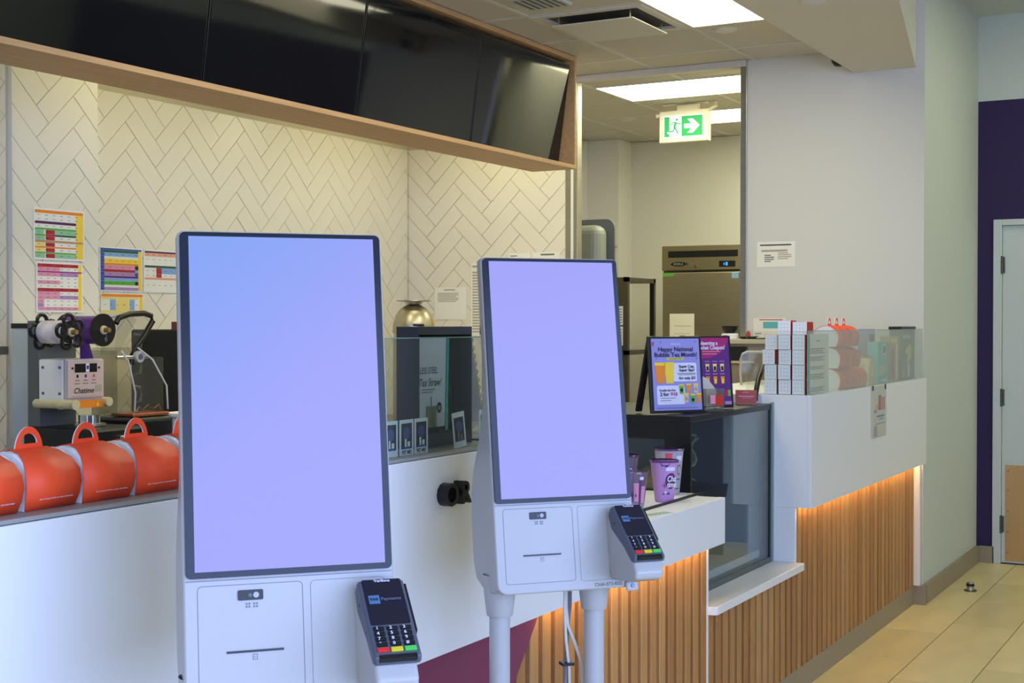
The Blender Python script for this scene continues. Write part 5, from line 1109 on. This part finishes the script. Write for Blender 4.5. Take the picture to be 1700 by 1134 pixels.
MB().box(-0.065, 0.065, -0.06, 0.07, 0.0, 0.095, BLACK).build('body', t, bevel=0.008); MB().box(-0.062, 0.062, -0.055, 0.065, 0.096, 0.116, GREYP).build('cover', t, bevel=0.006)
MB().box(-0.045, 0.045, -0.002, 0.0, 0.085, 0.089, BLACKM).xf(Matrix.Translation((0, -0.059, 0))).build('paper_slot', t); MB().rect(0.0, 0.05, 0.035, 0.06, GREYP, -0.061).rect(0.004, 0.046, 0.045, 0.047, LGREY, -0.0615).build('rating_label', t)
tag(MB().tube([(5.37, 1.853, 1.188), (5.385, 1.855, 1.225), (5.45, 1.868, 1.27), (5.55, 1.88, 1.325), (5.60, 1.875, 1.34), (5.64, 1.86, 1.31), (5.655, 1.85, 1.26), (5.66, 1.85, 1.223)], 0.0105, BLACK, 10).build('black_hose', smooth=True), 'thick black cable arching up behind the white box stack', 'cable')

# ================================================================== ON THE MERCHANDISE COUNTER
gS = 'small white gift boxes with red sides'
DOT = mat('dot_print', (206, 196, 224), 0.6)
def gift(label, loc, dims):
    dx, dy, dz = dims
    t = thing('gift_box', label, 'gift box', loc, 0, gS)
    MB().box(0.0, dx, 0.0, dy, 0, dz, REDD).build('carton', t, bevel=0.0008, seg=1)
    f = MB().box(-0.0012, 0.0, 0.0006, dy - 0.0006, 0.0006, dz - 0.0006, CARDW).box(0.0, dx, 0.0006, dy - 0.0006, dz, dz + 0.0006, CARDW).build('white_sleeve', t)
    d = MB()
    for i in range(3):
        for j in range(3):
            yy, zz = dy * (0.25 + 0.25 * i), dz * (0.25 + 0.25 * j); s_ = 0.0022
            d.poly([(-0.0016, yy - s_, zz - s_), (-0.0016, yy + s_, zz - s_), (-0.0016, yy + s_, zz + s_), (-0.0016, yy - s_, zz + s_)], DOT)
    d.build('dots', f)
    return t
rown = ['bottom', 'second', 'third', 'fourth']; coln = ['left', 'middle', 'right']
for r_ in range(4):
    for c_ in range(3):
        jit = [[0.0, 0, 0], [0.004, 0, 0], [0.010, 0.001, 0], [-0.002, 0.0, 0]][r_][c_] if c_ == 0 else 0
        jit = (0.001, 0.002, 0.009, -0.001)[r_] if c_ == 0 else (0.001 if r_ % 2 else 0.0)
        y = (1.785, 1.7255, 1.667)[c_] + jit
        gift('white gift box in the %s row of the stack, %s column' % (rown[r_], coln[c_]), (5.432 + (0.004 if (r_ + c_) % 2 else 0) + (0.0 if c_ else 0.006), y, 1.2115 + 0.0607 * r_), (0.085, 0.0525, 0.0598))
gift('white gift box on top of the stack, left one', (5.437, 1.7275, 1.2115 + 0.0607 * 4), (0.075, 0.054, 0.058))
gift('white gift box on top of the stack showing its red side', (5.445, 1.6625, 1.2115 + 0.0607 * 4), (0.085, 0.06, 0.052))
s = sheet('sign_sheet', 'white sheet with grey text inside the right glass', 'notice', (5.64, 1.6445, 1.2118), 0, 0.30, 0.245, None, PAPER)
s.location.x = 5.575; s.location.y = 1.6555; m = MB()
for z0, z1 in ((0.165, 0.19), (0.135, 0.155), (0.10, 0.115), (0.06, 0.085), (0.01, 0.03)):
    for k in range(3): m.rect(-0.11, 0.09 - 0.03 * (k % 2), z0 + (z1 - z0) * k / 3, z0 + (z1 - z0) * (k + 0.6) / 3, INK, -0.0014)
m.rect(-0.03, 0.03, 0.215, 0.219, INK, -0.0014).build('print', s)
def pack(name, label, cat, x0, x1, y0, h, body, art, dep=0.05, top=None):
    t = thing(name, label, cat, ((x0 + x1) / 2, y0, 1.2115), 0, 'packaged goods behind the right glass'); hw = (x1 - x0) / 2
    MB().box(-hw, hw, 0, dep, 0, h, body).build('carton', t, bevel=0.003)
    m = MB(); art(m, hw, h); m.build('print', t)
    if top: MB().box(-hw - 0.004, hw + 0.004, -0.004, dep + 0.004, h, h + 0.016, top).build('lid', t, bevel=0.003)
    return t
pack('tea_carton', 'teal printed carton behind the right glass', 'carton', 6.60, 6.80, 1.668, 0.20, TEAL, lambda m, w_, h: [m.rect(-w_ * 0.2, w_ * 0.5, h * 0.68, h * 0.95, LILW, -0.001), m.rect(-w_ * 0.1, w_ * 0.4, h * 0.72, h * 0.9, CPUR, -0.0014), m.rect(-w_ * 0.8, w_ * 0.2, h * 0.2, h * 0.42, CREAM, -0.001), m.rect(-w_ * 0.4, w_ * 0.7, h * 0.05, h * 0.1, LILW, -0.001)])
pack('straw_carton', 'slim magenta and tan carton behind the right glass', 'carton', 6.83, 7.0, 1.668, 0.225, BROWN, lambda m, w_, h: [m.rect(-w_ * 0.9, w_ * 0.1, h * 0.05, h * 0.72, MAG, -0.001), m.rect(w_ * 0.3, w_ * 0.9, h * 0.05, h * 0.85, YP, -0.001), m.rect(-w_ * 0.8, w_ * 0.7, h * 0.86, h * 0.95, YEL, -0.001)])
pack('straw_carton', 'slate carton with yellow pattern and black lid at the right end', 'carton', 7.06, 7.36, 1.668, 0.257, mat('carton_slate', (92, 96, 100), 0.5), lambda m, w_, h: [m.rect(-w_ * 0.8, w_ * 0.3, h * 0.82, h * 0.9, LGREY, -0.001), m.poly([(-w_ * 0.5, -0.001, h * 0.55), (w_ * 0.2, -0.001, h * 0.45), (w_ * 0.5, -0.001, h * 0.62), (w_ * 0.2, -0.001, h * 0.72)], YEL), m.poly([(-w_ * 0.2, -0.001, h * 0.35), (w_ * 0.3, -0.001, h * 0.4), (w_ * 0.5, -0.001, h * 0.52), (-w_ * 0.1, -0.001, h * 0.46)], YEL), m.rect(-w_ * 0.1, w_ * 0.2, h * 0.05, h * 0.33, LILW, -0.001), m.rect(-w_ * 0.8, -w_ * 0.55, h * 0.05, h * 0.2, LGREY, -0.001)], 0.06, BLACK)
pack('tea_carton', 'lavender carton behind the teal one', 'carton', 6.66, 6.98, 1.78, 0.262, mat('carton_lavender', (190, 180, 216), 0.5), lambda m, w_, h: [m.rect(w_ * 0.3, w_ * 0.95, h * 0.7, h * 0.9, CPUR, -0.001)])
t = thing('gift_bag', 'small beige patterned bag beside the teal carton', 'bag', (6.505, 1.695, 1.2115), 0)
MB().prism([(-0.055, 0), (0.055, 0), (0.05, 0.10), (0.03, 0.125), (-0.03, 0.125), (-0.05, 0.10)], 'y', -0.025, 0.025, mat('bag_beige', (206, 190, 150), 0.6, noise=(40, (1, 1, 1), 0.3))).build('bag_body', t, bevel=0.006); MB().box(-0.02, 0.02, -0.027, -0.025, 0.04, 0.08, YEL).build('label', t); MB().cyl((0, 0, 0.12), (0, 0, 0.135), 0.02, 0.03, BROWN, 12).build('tied_neck', t)
t = thing('hanging_leaflet', 'leaflet in a clear pocket hung on the right counter front', 'leaflet', (6.455, 1.6285, 0.975), 0)
MB().box(-0.125, 0.125, -0.0015, 0.0, 0.0, 0.235, PAPER).build('paper', t)
m = MB().rect(-0.01, 0.04, 0.12, 0.19, CRIM, -0.002).rect(0.05, 0.075, 0.12, 0.18, CORAL, -0.002).rect(0.085, 0.11, 0.12, 0.18, CORAL, -0.002).rect(-0.05, -0.015, 0.125, 0.15, YEL, -0.002).rect(-0.09, -0.04, 0.11, 0.125, LV, -0.002).rect(-0.04, 0.1, 0.088, 0.096, BLU, -0.002).rect(0.0, 0.09, 0.074, 0.082, LBLU, -0.002).rect(-0.09, -0.03, 0.0, 0.05, LGREY, -0.002).rect(-0.06, 0.12, 0.056, 0.059, INKB, -0.002)
m.build('print', t)
MB().poly([(-0.13, -0.004, -0.005), (0.13, -0.004, -0.005), (0.13, -0.004, 0.235), (-0.13, -0.004, 0.235)], CLEAR).build('clear_pocket', t)
for x in (-0.115, 0.115): MB().box(x - 0.008, x + 0.008, -0.005, 0.0, 0.215, 0.238, BLACK).build('tape', t)
